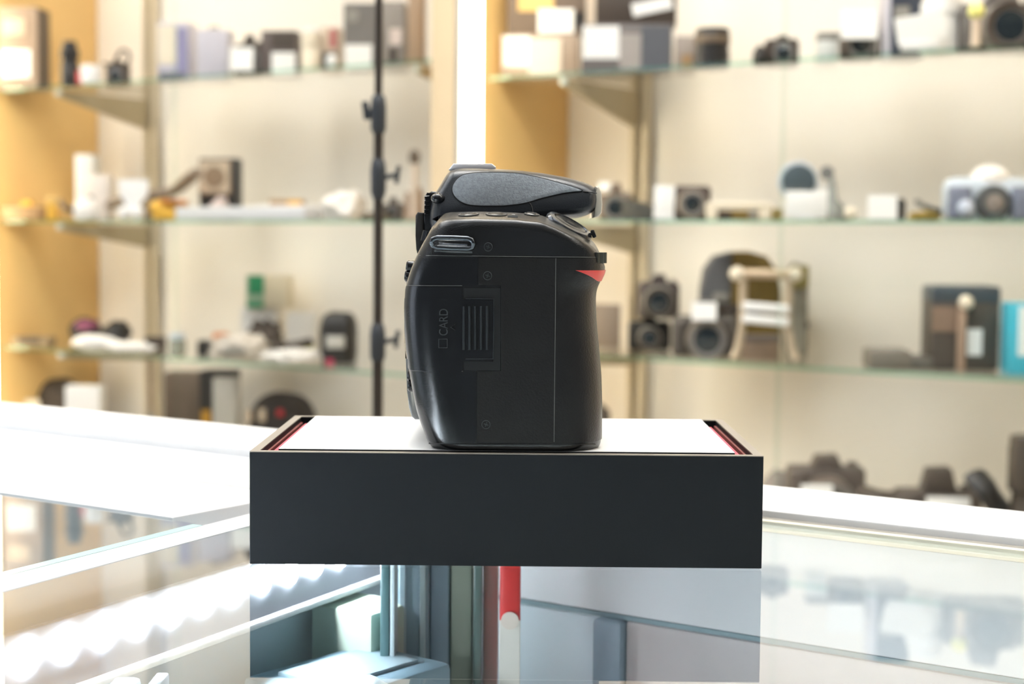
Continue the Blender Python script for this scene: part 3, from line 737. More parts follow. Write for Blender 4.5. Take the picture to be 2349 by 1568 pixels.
b = MB(); b.tube([(-.012, .02, h), (-.008, .02, h + .006), (.004, .02, h + .007), (.01, .02, h)], .002, 6); b.build('hanging_loop', dark, t)
camera('film_camera', 'dark camera with a large white price card, third thing after the white cartons', 'LT', 535, 610, 80, .2, .045, dark, tagr=(-.02, .12, .82, .66), prism=.2)
carton('dark_carton', 'dark patterned carton with a low white label', 'box', 'LT', 600, 692, 74, .19, .05, mat('patterned_dark_card', (96, 84, 80), .5), [(.30, .0, .98, .52, label_w, PL), (.3, .62, .98, .95, dark, 'dark_print')])
t = lensthing('white_bottle', 'white bottle standing between dark cartons on the top left shelf', 'LT', 692, 735, 66, .2, cream, cream, white, cat='bottle', taper=.86)
carton('slim_carton', 'slim beige carton with a red corner on the top left shelf', 'box', 'LT', 736, 788, 66, .18, .05, beige, [(.5, .55, .9, .95, mat('dull_red_print', (190, 108, 104), .5), 'red_print'), (.1, .1, .95, .45, black, 'dark_print')])
t = thing('white_ornament', 'small round white ornament in front of the slim beige carton', 'ornament', Vector((*onw(762, 150, YW - .24).xy, SHZ['LT'])))
b = MB(); b.blob((0, 0, .012), (.022, .022, .024)); b.build('ball', white, t); b = MB(); b.cyl((0, 0, 0), .008, .004); b.build('foot', white, t)
carton('grey_carton', 'big grey carton with a white label behind the black pole', 'box', 'LT', 790, 880, 14, .2, .06, mat('side_grey', (150, 146, 142), .5), [(0, 0, 1, 1, grey, 'front_print'), (.03, .0, .82, .38, label_w, PL), (.1, .72, .42, .9, greyp, 'pale_print')])
carton('grey_carton', 'grey carton with a round pale sticker right of the black pole', 'box', 'LT', 872, 938, 8, .17, .06, mat('warm_grey_card', (150, 142, 134), .5), [(.42, .36, .92, .6, mat('pale_sticker', (226, 210, 200), .5), 'round_sticker'), (.4, .12, .7, .32, dark, 'dark_print')])
carton('brown_carton', 'tall brown carton at the right end of the top left shelf', 'box', 'LT', 936, 978, -30, .19, .05, mat('fawn_card', (172, 148, 122), .5))
# --- left bay, middle shelf
t, w, h, z = carton('dark_tray', 'flat dark tray at the far left of the middle shelf', 'tray', 'LM', 6, 108, 474, .25, .05, tan)
b = MB(); b.box((w * .1, .02, h + .006), (w * .3, .02, .012), .003); b.build('clip', yellow, t)
carton('yellow_carton', 'small yellow carton on the middle left shelf', 'box', 'LM', 106, 138, 452, .25, .03, yellow, lid=mat('pale_yellow_card', (244, 206, 128), .5))
strapthing('lanyard', 'short black lanyard lying by the white paper slip', 'LM', [(138, 462), (150, 480), (175, 482), (192, 484)], .005, .24, dark, 1)
lump('paper_slip', 'curled white paper slip on the middle left shelf', 'paper', 'LM', 165, 228, 456, .25, .03, pale, .35, 40)
carton('white_gift_carton', 'white lidded carton stack by the wood panel', 'box', 'LM', 172, 230, 355, .13, .05, pale, lid=white)
carton('white_gift_carton', 'low white carton with a grey dot in front of the lidded one', 'box', 'LM', 180, 262, 402, .18, .045, mat('soft_white_card', (238, 228, 218), .5), [(.35, .38, .52, .56, greyp, 'grey_dot')])
c = onw(306, 460, YW - .262); t = thing('tag_stand', 'white price tag on a two-footed stand, front of the middle left shelf', 'price tag', (c.x, c.y, SHZ['LM']), FACE)
b = MB(); zt = onw(306, 412, c.y).z - SHZ['LM']
b.prism([(-.030, zt), (-.026, zt * .62), (-.014, zt * .40), (-.014, zt * .2), (.010, zt * .2), (.012, zt * .40), (.028, zt * .62), (.030, zt)], -.002, .002, .0006); b.build('tag', white, t)
for s in (-.017, .010):
    b = MB(); b.blob((s, -.004, .013), (.026, .022, .026)); b.build('foot', white, t)
strapthing('camera_strap', 'long dark strap sloping up to the windowed carton', 'LM', [(255, 470), (300, 455), (345, 448), (400, 440), (430, 412), (452, 396)], .010, .17, mat('taupe_webbing', (138, 122, 106), .6), 1.4)
lump('strap_pile', 'dark folded strap behind the yellow pouch', 'strap', 'LM', 300, 420, 450, .15, .05, mat('taupe_cloth', (140, 128, 112), .6), .4, 40)
lump('yellow_pouch', 'yellow pouch at the front of the middle left shelf', 'pouch', 'LM', 342, 440, 458, .255, .05, yellow, .15, 20, [('flap', (.2, .0, .92), (.7, .02, .12), orange)], sq=.6)
t, w, h, z = carton('windowed_carton', 'brown carton with a round window and black base', 'box', 'LM', 458, 556, 364, .14, .05, black, [(.0, .42, .86, .98, brown, 'brown_print'), (.03, .46, .8, .95, beige, 'window_frame')])
b = MB(); b.cyl((-w * .08, -.001, h * .70), h * .17, .004, (0, -1, 0)); b.build('window_disc', brown, t)
lump('tissue_wad', 'small pinkish wad at the foot of the windowed carton', 'tissue', 'LM', 480, 530, 452, .2, .03, mat('pinkish_tissue', (214, 196, 190), .6), .3)
cx, yf, z, w, h = span('LM', 400, 735, 474, .258, .05, None, 0.)
t = thing('long_white_carton', 'long low white carton along the front of the middle left shelf', 'box', (cx, yf, z), LASTRZ[0])
b = MB(); b.box((0, .025, h / 2), (w, .05, h), .003); b.build('carton', mat('cool_white_card', (226, 226, 228), .5), t); b = MB(); b.box((w * .3, .025, h * .98), (w * .38, .04, h * .2), .002); b.build('flap', pale, t)
t, w, h, z2 = carton('wood_tray', 'little brown and yellow tray lying on the long white carton', 'tray', 'LM', 618, 702, 458, .225, .03, tan, [(.55, .1, .95, .8, yellow, 'yellow_print')], base=z + h * 1.09)
lump('white_bag', 'crumpled white paper bag left of the black pole', 'bag', 'LM', 735, 850, 438, .24, .07, pale, .3, 26)
lump('dark_pouch', 'dark flat pouch behind the black pole on the middle shelf', 'pouch', 'LM', 806, 905, 486, .2, .04, mat('olive_brown_cloth', (112, 102, 86), .6), .2)
camera('small_camera', 'small dark camera right of the black pole', 'LM', 872, 932, 452, .13, .04, dark, lens=.5)
c = onw(950, 480, YW - .16); t = thing('microphone', 'slim microphone with a dark round head standing near the pale post', 'microphone', (c.x, c.y, SHZ['LM']), FACE)
zt = onw(950, 345, c.y).z - SHZ['LM']
b = MB(); b.cyl((0, 0, 0), .02, .006); b.build('base', mat('taupe_base', (178, 158, 140), .5), t)
b = MB(); b.lathe((0, 0, 0), [(.006, .004), (.006, zt * .8), (.004, zt * .85)], n=16); b.build('stem', mat('pale_stem', (226, 212, 196), .5), t)
b = MB(); b.blob((0, 0, zt - .012), (.020, .02, .028)); b.build('head', mat('brown_foam', (112, 100, 88), .8), t)
for x0, x1, yt, lab in ((926, 950, 440, 'small brown figurine left of the microphone foot'), (952, 972, 430, 'slim brown figurine right of the microphone foot')):
    t = lensthing('figurine', lab, 'LM', x0, x1, yt, .12, mat('soft_brown', (178, 154, 132), .6), cat='figurine', group='brown figurines', taper=.7)
# --- left bay, bottom shelf
carton('dark_plate', 'thin dark plate at the far left of the bottom shelf', 'plate', 'LL', 28, 128, 772, .23, .05, mat('tan_plate', (160, 140, 108), .5), [(.2, .3, .8, 1, dark, 'dark_print')])
t, w, h, z = lump('cloth_cap', 'black cap with a purple crown on the bottom left shelf', 'cap', 'LL', 152, 245, 728, .14, .06, black, .2, 20); 
b = MB(); b.blob((w * .05, .022, h * .68), (w * .72, .05, h * .52), 3, .15); b.build('crown', purple, t, smooth=70)
lump('black_pouch', 'soft black pouch beside the purple cap', 'pouch', 'LL', 226, 308, 735, .15, .06, black, .3)
cx, yf, z, w, h = span('LL', 152, 372, 768, .25, .05, None, radians(8))
t = thing('white_strap', 'long white padded strap along the bottom left shelf', 'strap', (cx, yf, z), LASTRZ[0])
b = MB(); b.blob((-w * .22, .02, h * .48), (w * .56, .05, h * 1.0), 3, .14, 40); b.build('pad', pale, t, smooth=70)
b = MB(); b.blob((w * .2, .02, h * .30), (w * .62, .045, h * .72), 3, .2, 40); b.build('tail', pale, t, smooth=70)
carton('dark_slip', 'thin dark slip behind the end of the white strap', 'plate', 'LL', 332, 382, 772, .16, .03, dark)
c = onw(407, 800, YW - .235); t = thing('glass_jar', 'little clear jar with a pale lid on the bottom left shelf', 'jar', (c.x, c.y, SHZ['LL']))
b = MB(); b.lathe((0, 0, 0), [(.013, 0), (.016, .004), (.016, .028), (.013, .032)], n=24); b.build('jar', mat('jar_glass', (206, 210, 196), .15, trans=.6), t)
b = MB(); b.cyl((0, 0, .032), .015, .010); b.build('lid', blueg, t)
carton('black_carton', 'small black carton next to the clear jar', 'box', 'LL', 452, 488, 780, .2, .04, black)
carton('orange_pouch', 'small orange packet behind the plastic bags', 'packet', 'LL', 486, 528, 762, .12, .03, orange, base=SHZ['LL'] + .012, bev=.006)
cx, yf, zg, wg, hg = span('LL', 556, 650, 704, .10, .06)
carton('white_block', 'plain white carton under the green fronted one', 'box', 'LL', 552, 648, 704, .10, .06, pale)
carton('green_carton', 'cream carton with a green front on top of the white one', 'box', 'LL', 566, 676, 630, .10, .06, mat('cream_card', (236, 224, 198), .5), [(.0, .0, .42, 1, mat('pale_green', (170, 200, 170), .5), 'green_edge'), (.06, .42, .42, .98, green, 'green_print'), (.02, .0, .42, .18, green, 'green_foot')], base=zg + hg)
lump('strap_heap', 'heap of dark straps in front of the white carton', 'strap', 'LL', 566, 652, 738, .13, .03, mat('dark_webbing', (84, 72, 62), .6), .5, 50)
strapthing('lanyard', 'dark lanyard running towards the black bag', 'LL', [(630, 792), (660, 796), (690, 790), (712, 784)], .008, .18, mat('brown_black_cord', (62, 52, 46), .6), 1.3)
carton('white_folder', 'white folder leaning behind the lanyard', 'folder', 'LL', 656, 728, 716, .08, .02, pale, [(.6, .02, .95, .3, mat('pale_yellow_note', (226, 220, 160), .5), 'yellow_note')])
t, w, h, z = lump('black_bag', 'black zipped bag with a pale badge left of the pole', 'bag', 'LL', 730, 826, 714, .19, .07, black, .06, 20, [('badge', (0, -.0008, .42), (.52, .006, .24), mat('pale_badge', (200, 198, 190), .5))], sq=.55)
b = MB(); b.box((-w * .16, .004, .004), (w * .2, .012, .008), .002); b.build('pink_tab', pinkm, t)
lump('plastic_bag', 'crumpled clear plastic bag over dark contents', 'bag', 'LL', 482, 620, 766, .235, .055, bagm, .45, 60, [('contents', (-.05, .004, .38), (.4, .02, .28), greyp)], group='crumpled plastic bags')
lump('plastic_bag', 'white crumpled plastic bag hanging over the shelf front', 'bag', 'LL', 596, 742, 800, .262, .06, pale, .4, 60, group='crumpled plastic bags')
# --- left bay, base cabinet
t, w, h, z = lump('dark_bag', 'big dark bag at the far left on the cabinet', 'bag', 'LB', 48, 246, 868, .12, .12, mat('dark_canvas', (70, 60, 50), .7), .16, 16, [('tag', (-.28, -.01, .58), (.2, .006, .18), cream)])
carton('white_card_box', 'white carton leaning in front of the dark bag', 'box', 'LB', 150, 242, 884, .26, .04, pale, base=.7005)
c = onw(345, 900, YW - .2); t = thing('hanging_strap', 'brown strap hanging from the shelf with a metal ring', 'strap', (c.x, c.y, .884))
b = MB(); b.box((0, 0, -.055), (.009, .004, .110), .001); b.build('webbing', mat('brown_webbing', (130, 108, 92), .6), t)
b = MB(); b.tube([(.014 * cos(i * pi / 10), 0, -.138 + .024 * sin(i * pi / 10)) for i in range(20)], .0045, 8, closed=True); b.build('ring', greyp, t)
carton('dark_crate', 'dark brown carton standing on the left cabinet', 'box', 'LB', 376, 478, 852, .12, .06, mat('umber_card', (112, 96, 80), .5))
carton('black_crate', 'black carton with a yellow sticker on the left cabinet', 'box', 'LB', 458, 552, 848, .15, .06, mat('black_card', (40, 34, 28), .5), [(.06, .3, .34, .52, amber, 'yellow_sticker')])
carton('grey_folder', 'upright pale grey folder in front of the black carton', 'folder', 'LB', 488, 552, 866, .21, .03, mat('pale_grey_card', (178, 172, 162), .5))
t, w, h, z = lump('arched_bag', 'dark arched bag near the back left corner of the black box', 'bag', 'LB', 560, 738, 898, .15, .1, mat('black_canvas', (48, 40, 36), .7), .05, 10, [('red_tab', (.05, -.004, .72), (.09, .006, .1), red), ('pale_tab', (-.22, -.002, .68), (.1, .006, .2), beige), ('strap', (-.42, -.002, .66), (.09, .006, .2), beige)], sq=.8)
# --- right bay, top shelf
_, w, h, z = carton('brown_carton', 'beige-brown carton with a white label at the left of the top right shelf', 'box', 'RT', 1152, 1330, 84, .2, .07, mat('soft_brown_card', (176, 156, 136), .5), [(.02, .28, .38, .95, label_w, PL), (.36, .1, .78, .9, mat('pale_print_card', (228, 214, 196), .5), 'pale_print')])
t, _, _, _ = carton('open_carton', 'dark carton with a yellow window and white label, on the beige-brown carton', 'box', 'RT', 1166, 1345, -40, .19, .06, mat('dark_taupe_card', (118, 102, 88), .5), [(.14, .42, .60, 1, mat('golden_card', (228, 192, 124), .5), 'yellow_window'), (.40, .02, .86, .46, label_w, PL), (.86, .12, 1.0, .4, black, 'dark_print')], base=z + h)
_, w, h, z = carton('grey_carton', 'dark grey carton with a white label, second on the top right shelf', 'box', 'RT', 1336, 1540, 60, .2, .06, mat('charcoal_card', (112, 106, 104), .5), [(.02, .3, .42, .95, label_w, PL), (.42, .1, .66, .8, mat('grey_print', (168, 160, 154), .5), 'pale_print'), (.66, .05, .98, .95, mat('slate_card', (92, 94, 100), .5), 'dark_print')])
t, w2, h2, _ = carton('black_carton', 'black carton with a slanted white label, on the dark grey carton', 'box', 'RT', 1368, 1550, -30, .18, .06, mat('brown_black_card', (70, 60, 52), .5), [(0, .86, 1, 1, greyp, 'lid_edge')], base=z + h)
b = MB(); b.box((w2 * .2, -.001, h2 * .45), (w2 * .5, .0016, h2 * .32), .0005, 1, ry=radians(-12)); b.build(PL, label_w, t)
carton('grey_gadget', 'small grey gadget beside the dark grey carton', 'gadget', 'RT', 1548, 1598, 86, .16, .04, mat('gadget_grey', (158, 146, 136), .45), [(.3, .1, .8, .5, tan, 'tan_print')])
lensthing('camera_lens', 'stout black lens standing on the top right shelf', 'RT', 1596, 1674, 66, .19, black, mat('lens_ribs', (110, 94, 76), .6), black)
camera('compact_camera', 'little dark camera alone on the top right shelf', 'RT', 1752, 1836, 82, .19, .05, dark, lens=.4, prism=.12)
lump('lens_cover', 'small black lens cover left of the little dark camera', 'cap', 'RT', 1726, 1760, 104, .2, .03, black, .1)
carton('white_pouch', 'small white carton on the top right shelf', 'box', 'RT', 1872, 1924, 76, .17, .03, mat('grey_white_card', (226, 228, 222), .5), lid=greyp)
camera('film_camera', 'dark camera behind a big white price tag on the top right shelf', 'RT', 1924, 2016, 40, .2, .05, dark, tagr=(-.1, .42, .9, 1.1), prism=.2)
_, w, h, z = carton('navy_carton', 'tall navy carton with pale print on the top right shelf', 'box', 'RT', 2016, 2120, -40, .19, .06, mat('pale_violet_card', (206, 202, 210), .5), [(.16, .0, 1, 1, navy, 'navy_print'), (.24, .46, .62, .66, greyp, 'pale_print')])
t = lensthing('white_lens', 'white lens hood standing right of the navy carton', 'RT', 2116, 2204, -20, .2, mat('lens_white', (238, 236, 232), .4), white, white, taper=.9)
c = onw(2112, 78, YW - .265); t = thing('price_card', 'slanted white price card in front of the white lens', 'price tag', (c.x, c.y, SHZ['RT']), FACE)
b = MB(); b.box((0, 0, .030), (.066, .0016, .036), .0005, 1, ry=radians(-10)); b.build('card', label_w, t); b = MB(); b.box((0, .004, .007), (.05, .012, .014), .002); b.build('clip', white, t)
camera('big_camera', 'large grey camera at the right end of the top right shelf', 'RT', 2196, 2400, -40, .21, .06, mat('grey_camera', (112, 106, 102), .45), mat('ash_plastic', (128, 122, 116), .45), prism=.3, lens=.8, ring=dark)
c = onw(2240, 26, YW - .275); 
t = thing('yellow_glint', 'yellow ball on a stem in place of a warm highlight, before the large grey camera', 'ornament', (c.x, c.y, SHZ['RT']), FACE)
zt = c.z - SHZ['RT']; b = MB(); b.lathe((0, 0, 0), [(.008, 0), (.006, .004), (.006, zt)], n=14); b.build('stem', beige, t); b = MB(); b.blob((0, 0, zt), (.022, .022, .022)); b.build('ball', mat('glint_yellow', (255, 246, 150), .3), t)  # yellow ball stands in for a blurred warm highlight
# --- right bay, middle shelf
camera('rangefinder_camera', 'brown camera partly behind the flash of the big camera', 'RM', 1374, 1452, 420, .13, .05, mat('umber_plastic', (116, 100, 88), .5), greyp, tagr=(.0, .78, .34, 1.0))
b0_ = onw(1478, 480, YW - .16); t = thing('dark_wedge', 'low dark wedge left of the white tag', 'wedge', (b0_.x, b0_.y, SHZ['RM']))
b = MB(); b.prism([(-.03, 0), (-.03, .034), (.02, .020), (.032, 0)], -.02, .02, .002); b.build('wedge', mat('dark_green_black', (52, 52, 46), .5), t)
c = onw(1524, 470, YW - .265); zt = onw(1524, 426, c.y).z - SHZ['RM']; t = thing('price_tag', 'tall narrow white tag left of the old camera', 'price tag', (c.x, c.y, SHZ['RM']), FACE)
b = MB(); b.box((0, 0, zt / 2), (.030, .003, zt), .001, ry=radians(2)); b.build('card', label_w, t); b = MB(); b.box((0, .006, .004), (.03, .016, .008), .002); b.build('foot', white, t)
camera('folding_camera', 'old dark camera with a wide silver lens ring', 'RM', 1542, 1632, 426, .2, .05, mat('brown_black', (78, 66, 60), .5), mat('lens_ring_grey', (176, 164, 150), .4), lens=.55, lr=.40, prism=.0, lx=.5)
cx, yf, z, w, h = span('RM', 1618, 1770, 464, .262, .03)
t = thing('white_stand', 'low white bridge-shaped stand on the middle right shelf', 'stand', (cx, yf, z), LASTRZ[0])
b = MB(); b.box((0, .015, h * .82), (w, .03, h * .36), .004); b.build('top', cream, t)
for s in (-1, 1):
    b = MB(); b.box((s * (w / 2 - .009), .015, h * .35), (.016, .028, h * .7), .004); b.build('leg', cream, t)
carton('olive_carton', 'olive carton under the white bridge stand', 'box', 'RM', 1640, 1742, 482, .2, .04, olive, [(.0, .1, .35, .9, dark, 'dark_print'), (.75, .0, .95, 1, greyp, 'grey_print')])
carton('olive_block', 'small olive block right of the white bridge stand', 'box', 'RM', 1768, 1796, 478, .2, .03, mat('dull_olive', (150, 134, 82), .5))
c = onw(1830, 470, YW - .2); t = thing('magnifier', 'round dark mirror on a white stand on the middle right shelf', 'magnifier', (c.x, c.y, SHZ['RM']), FACE)
zc = onw(1828, 416, c.y).z - SHZ['RM']
b = MB(); b.lathe((0, -.004, zc), [(.014, 0), (.023, .001), (.024, .005), (.018, .007)], (0, -1, 0), 32); b.build('mirror', mat('dark_mirror', (84, 96, 102), .12, coat=.6), t)
b = MB(); b.tube([(.026 * cos(i * pi / 14), .002, zc + .026 * sin(i * pi / 14)) for i in range(28)], .003, 8, closed=True); b.build('rim', blueg, t)
b = MB(); b.lathe((.040, -.004, zc + .012), [(.004, 0), (.010, .001), (.010, .004), (.006, .005)], (0, -1, 0), 24); b.build('small_mirror', mat('grey_mirror', (130, 130, 128), .2), t)
b = MB(); b.box((0, .004, (zc - .02) / 2), (.03, .012, zc - .02), .003); b.box((.03, .006, zc * .5), (.05, .01, zc), .004); b.build('stand', pale, t)
c = onw(1850, 470, YW - .262); zt = onw(1850, 441, c.y).z - SHZ['RM']; t = thing('price_tag', 'square white tag in front of the round mirror', 'price tag', (c.x, c.y, SHZ['RM']), FACE)
b = MB(); b.box((0, 0, zt / 2 + .002), (.058, .003, zt), .001); b.build('card', label_w, t); b = MB(); b.box((0, .006, .004), (.03, .016, .008), .002); b.build('foot', white, t)
c = onw(1908, 470, YW - .2); zt = onw(1908, 408, c.y).z - SHZ['RM']; t = thing('grey_cone', 'grey cone right of the square white tag', 'cone', (c.x, c.y, SHZ['RM']), FACE)
b = MB(); b.lathe((0, 0, 0), [(.022, 0), (.022, .003), (.017, .02), (.008, zt * .5), (.003, zt)], n=24); b.build('cone', mat('grey_green_plastic', (138, 142, 136), .5), t); b = MB(); b.cyl((0, 0, 0), .024, .004); b.build('base', greyp, t)
t = thing('white_bead', 'tiny white ball on the middle right shelf', 'ball', Vector((*onw(1951, 500, YW - .25).xy, SHZ['RM']))); b = MB(); b.blob((0, 0, .009), (.018, .018, .018)); b.build('ball', cream, t)
camera('compact_camera', 'black camera mostly hidden behind a square white tag', 'RM', 1990, 2082, 450, .19, .05, black, tagr=(-.16, .0, .66, 1.02), lens=.3, prism=.1)
strapthing('lanyard', 'short black lanyard rising beside the instant camera', 'RM', [(2104, 462), (2120, 474), (2140, 480), (2162, 484)], .004, .2, mat('grey_cord', (90, 88, 82), .5), 1)
lump('yellow_ribbon', 'crumpled yellow ribbon left of the instant camera', 'ribbon', 'RM', 2080, 2160, 485, .2, .04, mat('mustard_ribbon', (206, 178, 84), .6), .5, 60)
cx, yf, z, w, h = span('RM', 2158, 2372, 408, .2, .06)
t = thing('instant_camera', 'pale blue instant camera with a white dome on the middle right shelf', 'camera', (cx, yf, z), LASTRZ[0])
b = MB(); b.box((0, .03, h * .5), (w, .05, h), .014, 4); b.build('camera_body', blueg, t)
for s in (-1, 1):
    b = MB(); b.box((s * w * .36, .002, h * .40), (w * .27, .014, h * .76), .005, 3); b.build('grip_panel', greybl, t)
b = MB(); b.blob((.004, .03, h * .98), (w * .46, .05, h * .66), 3); b.build('dome', pale, t, smooth=70)
b = MB(); b.lathe((.002, .006, h * .40), [(h * .42, 0), (h * .42, .008), (h * .34, .014), (h * .30, .014)], (0, -1, 0), 36); ln = b.build('lens_barrel', mat('graphite_plastic', (84, 86, 86), .4), t)
b = MB(); b.lathe((.002, -.008, h * .40), [(h * .28, -.003), (h * .2, .0), (h * .04, .001)], (0, -1, 0), 28); b.build('front_glass', mat('lens_taupe', (150, 140, 132), .3), ln)
b = MB(); b.box((.004, -.006, h * .06), (w * .16, .02, h * .12), .003); b.build('foot', mat('graphite2', (76, 92, 88), .4), t)
b = MB(); b.blob((-w * .30, -.006, h * .28), (.022, .012, .022)); b.build('shutter_button', mat('silver_button', (208, 216, 230), .3), t)
# --- right bay, bottom shelf
carton('brown_box', 'plain brown-grey carton close to the grip of the big camera', 'box', 'RL', 1352, 1424, 698, .12, .05, mat('mole_card', (140, 124, 110), .5))
_, w, h, z = camera('film_camera', 'lower black camera of the stacked pair', 'RL', 1440, 1540, 728, .16, .06, black, greyp, ring=dark, prism=.12)[:4]
camera('film_camera', 'upper black camera of the stacked pair', 'RL', 1464, 1560, 628, .16, .06, mat('soft_black', (82, 72, 70), .5), greyp, base=z + h * .99, prism=.18, ring=dark)
t, w, h, z = camera('reflex_camera', 'dark reflex camera with a pale price card on the bottom right shelf', 'RL', 1540, 1700, 686, .22, .07, mat('grey_black', (88, 82, 76), .45), mat('taupe_lens', (112, 104, 96), .45), tagr=(.26, .66, .62, .98), prism=.3, lens=.7)
cx, yf, z, w, h = span('RL', 1604, 1790, 576, .10, .08)
t = thing('rounded_case', 'tall rounded case, half slate and half olive, behind the silver frame', 'case', (cx, yf, z), LASTRZ[0])
pr = [(-w / 2, 0), (-w / 2, h * .62), (-w * .46, h * .82), (-w * .34, h * .95), (-w * .12, h * .995)]
b = MB(); b.prism(pr + [(-w * .12, 0)], 0, .08, .003); b.build('slate_half', slate, t)
b = MB(); b.prism([(-w * .12, 0), (-w * .12, h * .995), (w * .1, h), (w * .32, h * .95), (w * .45, h * .82), (w / 2, h * .62), (w / 2, 0)], 0, .08, .003); b.build('olive_half', olive, t)
b = MB(); b.box((-w * .25, -.003, h * .55), (w * .2, .008, h * .09), .002); b.build('badge', greyp, t)
b = MB(); b.box((-w * .1, -.006, h * .44), (w * .7, .014, h * .10), .004); b.build('belt', dark, t)
lump('grey_bag', 'tall grey-green bag with an olive top right of the rounded case', 'bag', 'RL', 1800, 1858, 604, .10, .05, mat('grey_green_nylon', (142, 138, 124), .65), .05, 12, [('olive_top', (0, -.002, .86), (.86, .01, .24), mat('light_olive', (160, 148, 88), .6)), ('buckle', (.42, .0, .34), (.14, .012, .06), dark)], sq=.5)
cx, yf, z, w, h = span('RL', 1682, 1832, 622, .262, .05)
t = thing('silver_frame', 'silver tube frame holding white papers on the bottom right shelf', 'frame', (cx, yf, z), LASTRZ[0])
b = MB(); b.tube([(-w * .46, .02, h * .97), (w * .46, .02, h * .97)], .0075, 12); b.build('top_bar', mat('warm_steel', (206, 184, 156), .3, metal=.5), t)
for s in (-1, 1):
    b = MB(); b.tube([(s * w * .36, .02, h * .96), (s * w * .36, .02, h * .4), (s * w * .42, .015, h * .16), (s * w * .5, .01, .004)], .006, 10); b.build('leg', mat('warm_steel'and 'warm_steel_leg', (196, 178, 152), .35, metal=.4), t)
    b = MB(); b.blob((s * w * .46, .02, h * .97), (.022, .022, .022)); b.build('end_ball', cream, t)
for lab, zq, rr_ in (('upper white paper in the silver frame', .60, 4), ('lower white paper in the silver frame', .46, 5)):
    g = MB(); g.box((0, 0, 0), (w * .74, .010, h * .10), .003, ry=radians(rr_)); o = g.build('paper_roll', label_w); o.rotation_euler = (0, 0, LASTRZ[0]); o.location = (cx - sin(LASTRZ[0]) * .012, yf + cos(LASTRZ[0]) * .012, z + h * zq); tag(o, lab, 'paper', 'papers in the silver frame')
carton('brown_crate', 'low brown carton under the silver frame', 'box', 'RL', 1698, 1790, 768, .2, .04, mat('sand_card', (160, 138, 118), .5), lid=mat('grey_lid', (120, 110, 104), .5))
cx, yf, z, w, h = span('RL', 1976, 2140, 800, .25, .07)
t = thing('flat_gadget', 'flat dark grey gadget lying left of the black bag', 'gadget', (cx, yf, z), LASTRZ[0])
b = MB(); b.box((-w * .16, .035, h * .5), (w * .64, .07, h), .004); b.build('housing', mat('gun_grey', (122, 116, 106), .45), t)
b = MB(); b.box((w * .3, .035, h * .34), (w * .4, .06, h * .66), .004); b.build('foot', mat('gun_grey_dark', (104, 100, 92), .45), t)
cx, yf, z, w, h = span('RL', 2116, 2292, 656, .2, .08)
t = thing('printer_case', 'big black case with a white label on the bottom right shelf', 'case', (cx, yf, z), LASTRZ[0])
b = MB(); b.box((0, .04, h / 2), (w, .08, h), .006, 3); b.build('shell', mat('case_black', (84, 76, 68), .45), t)
b = MB(); b.box((0, .04, h * .90), (w * 1.01, .082, h * .22), .006, 3); b.build('lid', mat('case_blue_black', (66, 76, 84), .35), t)
faces(t, w, h, .08, [(.52, .18, .74, .50, label_w, PL), (.0, .46, .36, .76, mat('case_brown', (140, 118, 100), .5), 'brown_print')])
b = MB(); b.box((-w * .08, -.008, h * .42), (w * .12, .014, h * .84), .003); b.build('strap', mat('fawn_strap', (172, 146, 124), .5), t)
b = MB(); b.blob((-w * .04, -.014, h * .82), (.02, .016, .02)); b.build('buckle', cream, t)  # cream blob stands in for a bright glint on the case
carton('cyan_carton', 'cyan carton with a white face at the right end of the bottom shelf', 'box', 'RL', 2298, 2420, 694, .21, .06, cyan, [(.16, .26, .98, .96, mat('ice_white', (236, 250, 252), .4), 'white_face')])
# --- right bay, base cabinet
camera('reflex_camera', 'dark boxy camera with a pale tag on the right cabinet', 'RB', 1800, 1992, 1042, .24, .08, mat('dusk_black', (98, 88, 80), .5), mat('dusk_lens', (112, 100, 92), .5), lens=.7, prism=.16, tagr=(.10, .54, .50, .70))
lump('grey_pouch', 'small grey pouch next to the boxy camera', 'pouch', 'RB', 1738, 1830, 1076, .2, .06, mat('stone_cloth', (140, 130, 122), .6), .15)
camera('reflex_camera', 'black reflex camera with a strap and white tag on the right cabinet', 'RB', 2046, 2262, 1072, .24, .08, mat('umber_black', (86, 76, 68), .5), mat('umber_lens', (74, 66, 60), .5), lens=.7, prism=.30, tagr=(.24, .50, .74, .72))
strapthing('camera_strap', 'black strap trailing off the right side of the reflex camera', 'RB', [(2236, 1090), (2262, 1120), (2280, 1150), (2310, 1185)], .012, .26, black, 1.6, wob=.01)
strapthing('camera_strap', 'black strap lying between the two reflex cameras', 'RB', [(1980, 1128), (2010, 1138), (2040, 1142), (2064, 1140)], .010, .26, dark, 1.6, wob=.01)
t = lensthing('dark_tumbler', 'dark tapered tumbler at the right edge of the cabinet', 'RB', 2322, 2420, 1000, .25, mat('tumbler_black', (70, 60, 50), .4), cat='tumbler', taper=1.12)
lump('black_pouch', 'small black pouch low beside the foot of the grip', 'pouch', 'RB', 1356, 1408, 926, .14, .06, mat('shade_black', (74, 66, 60), .6), .1)

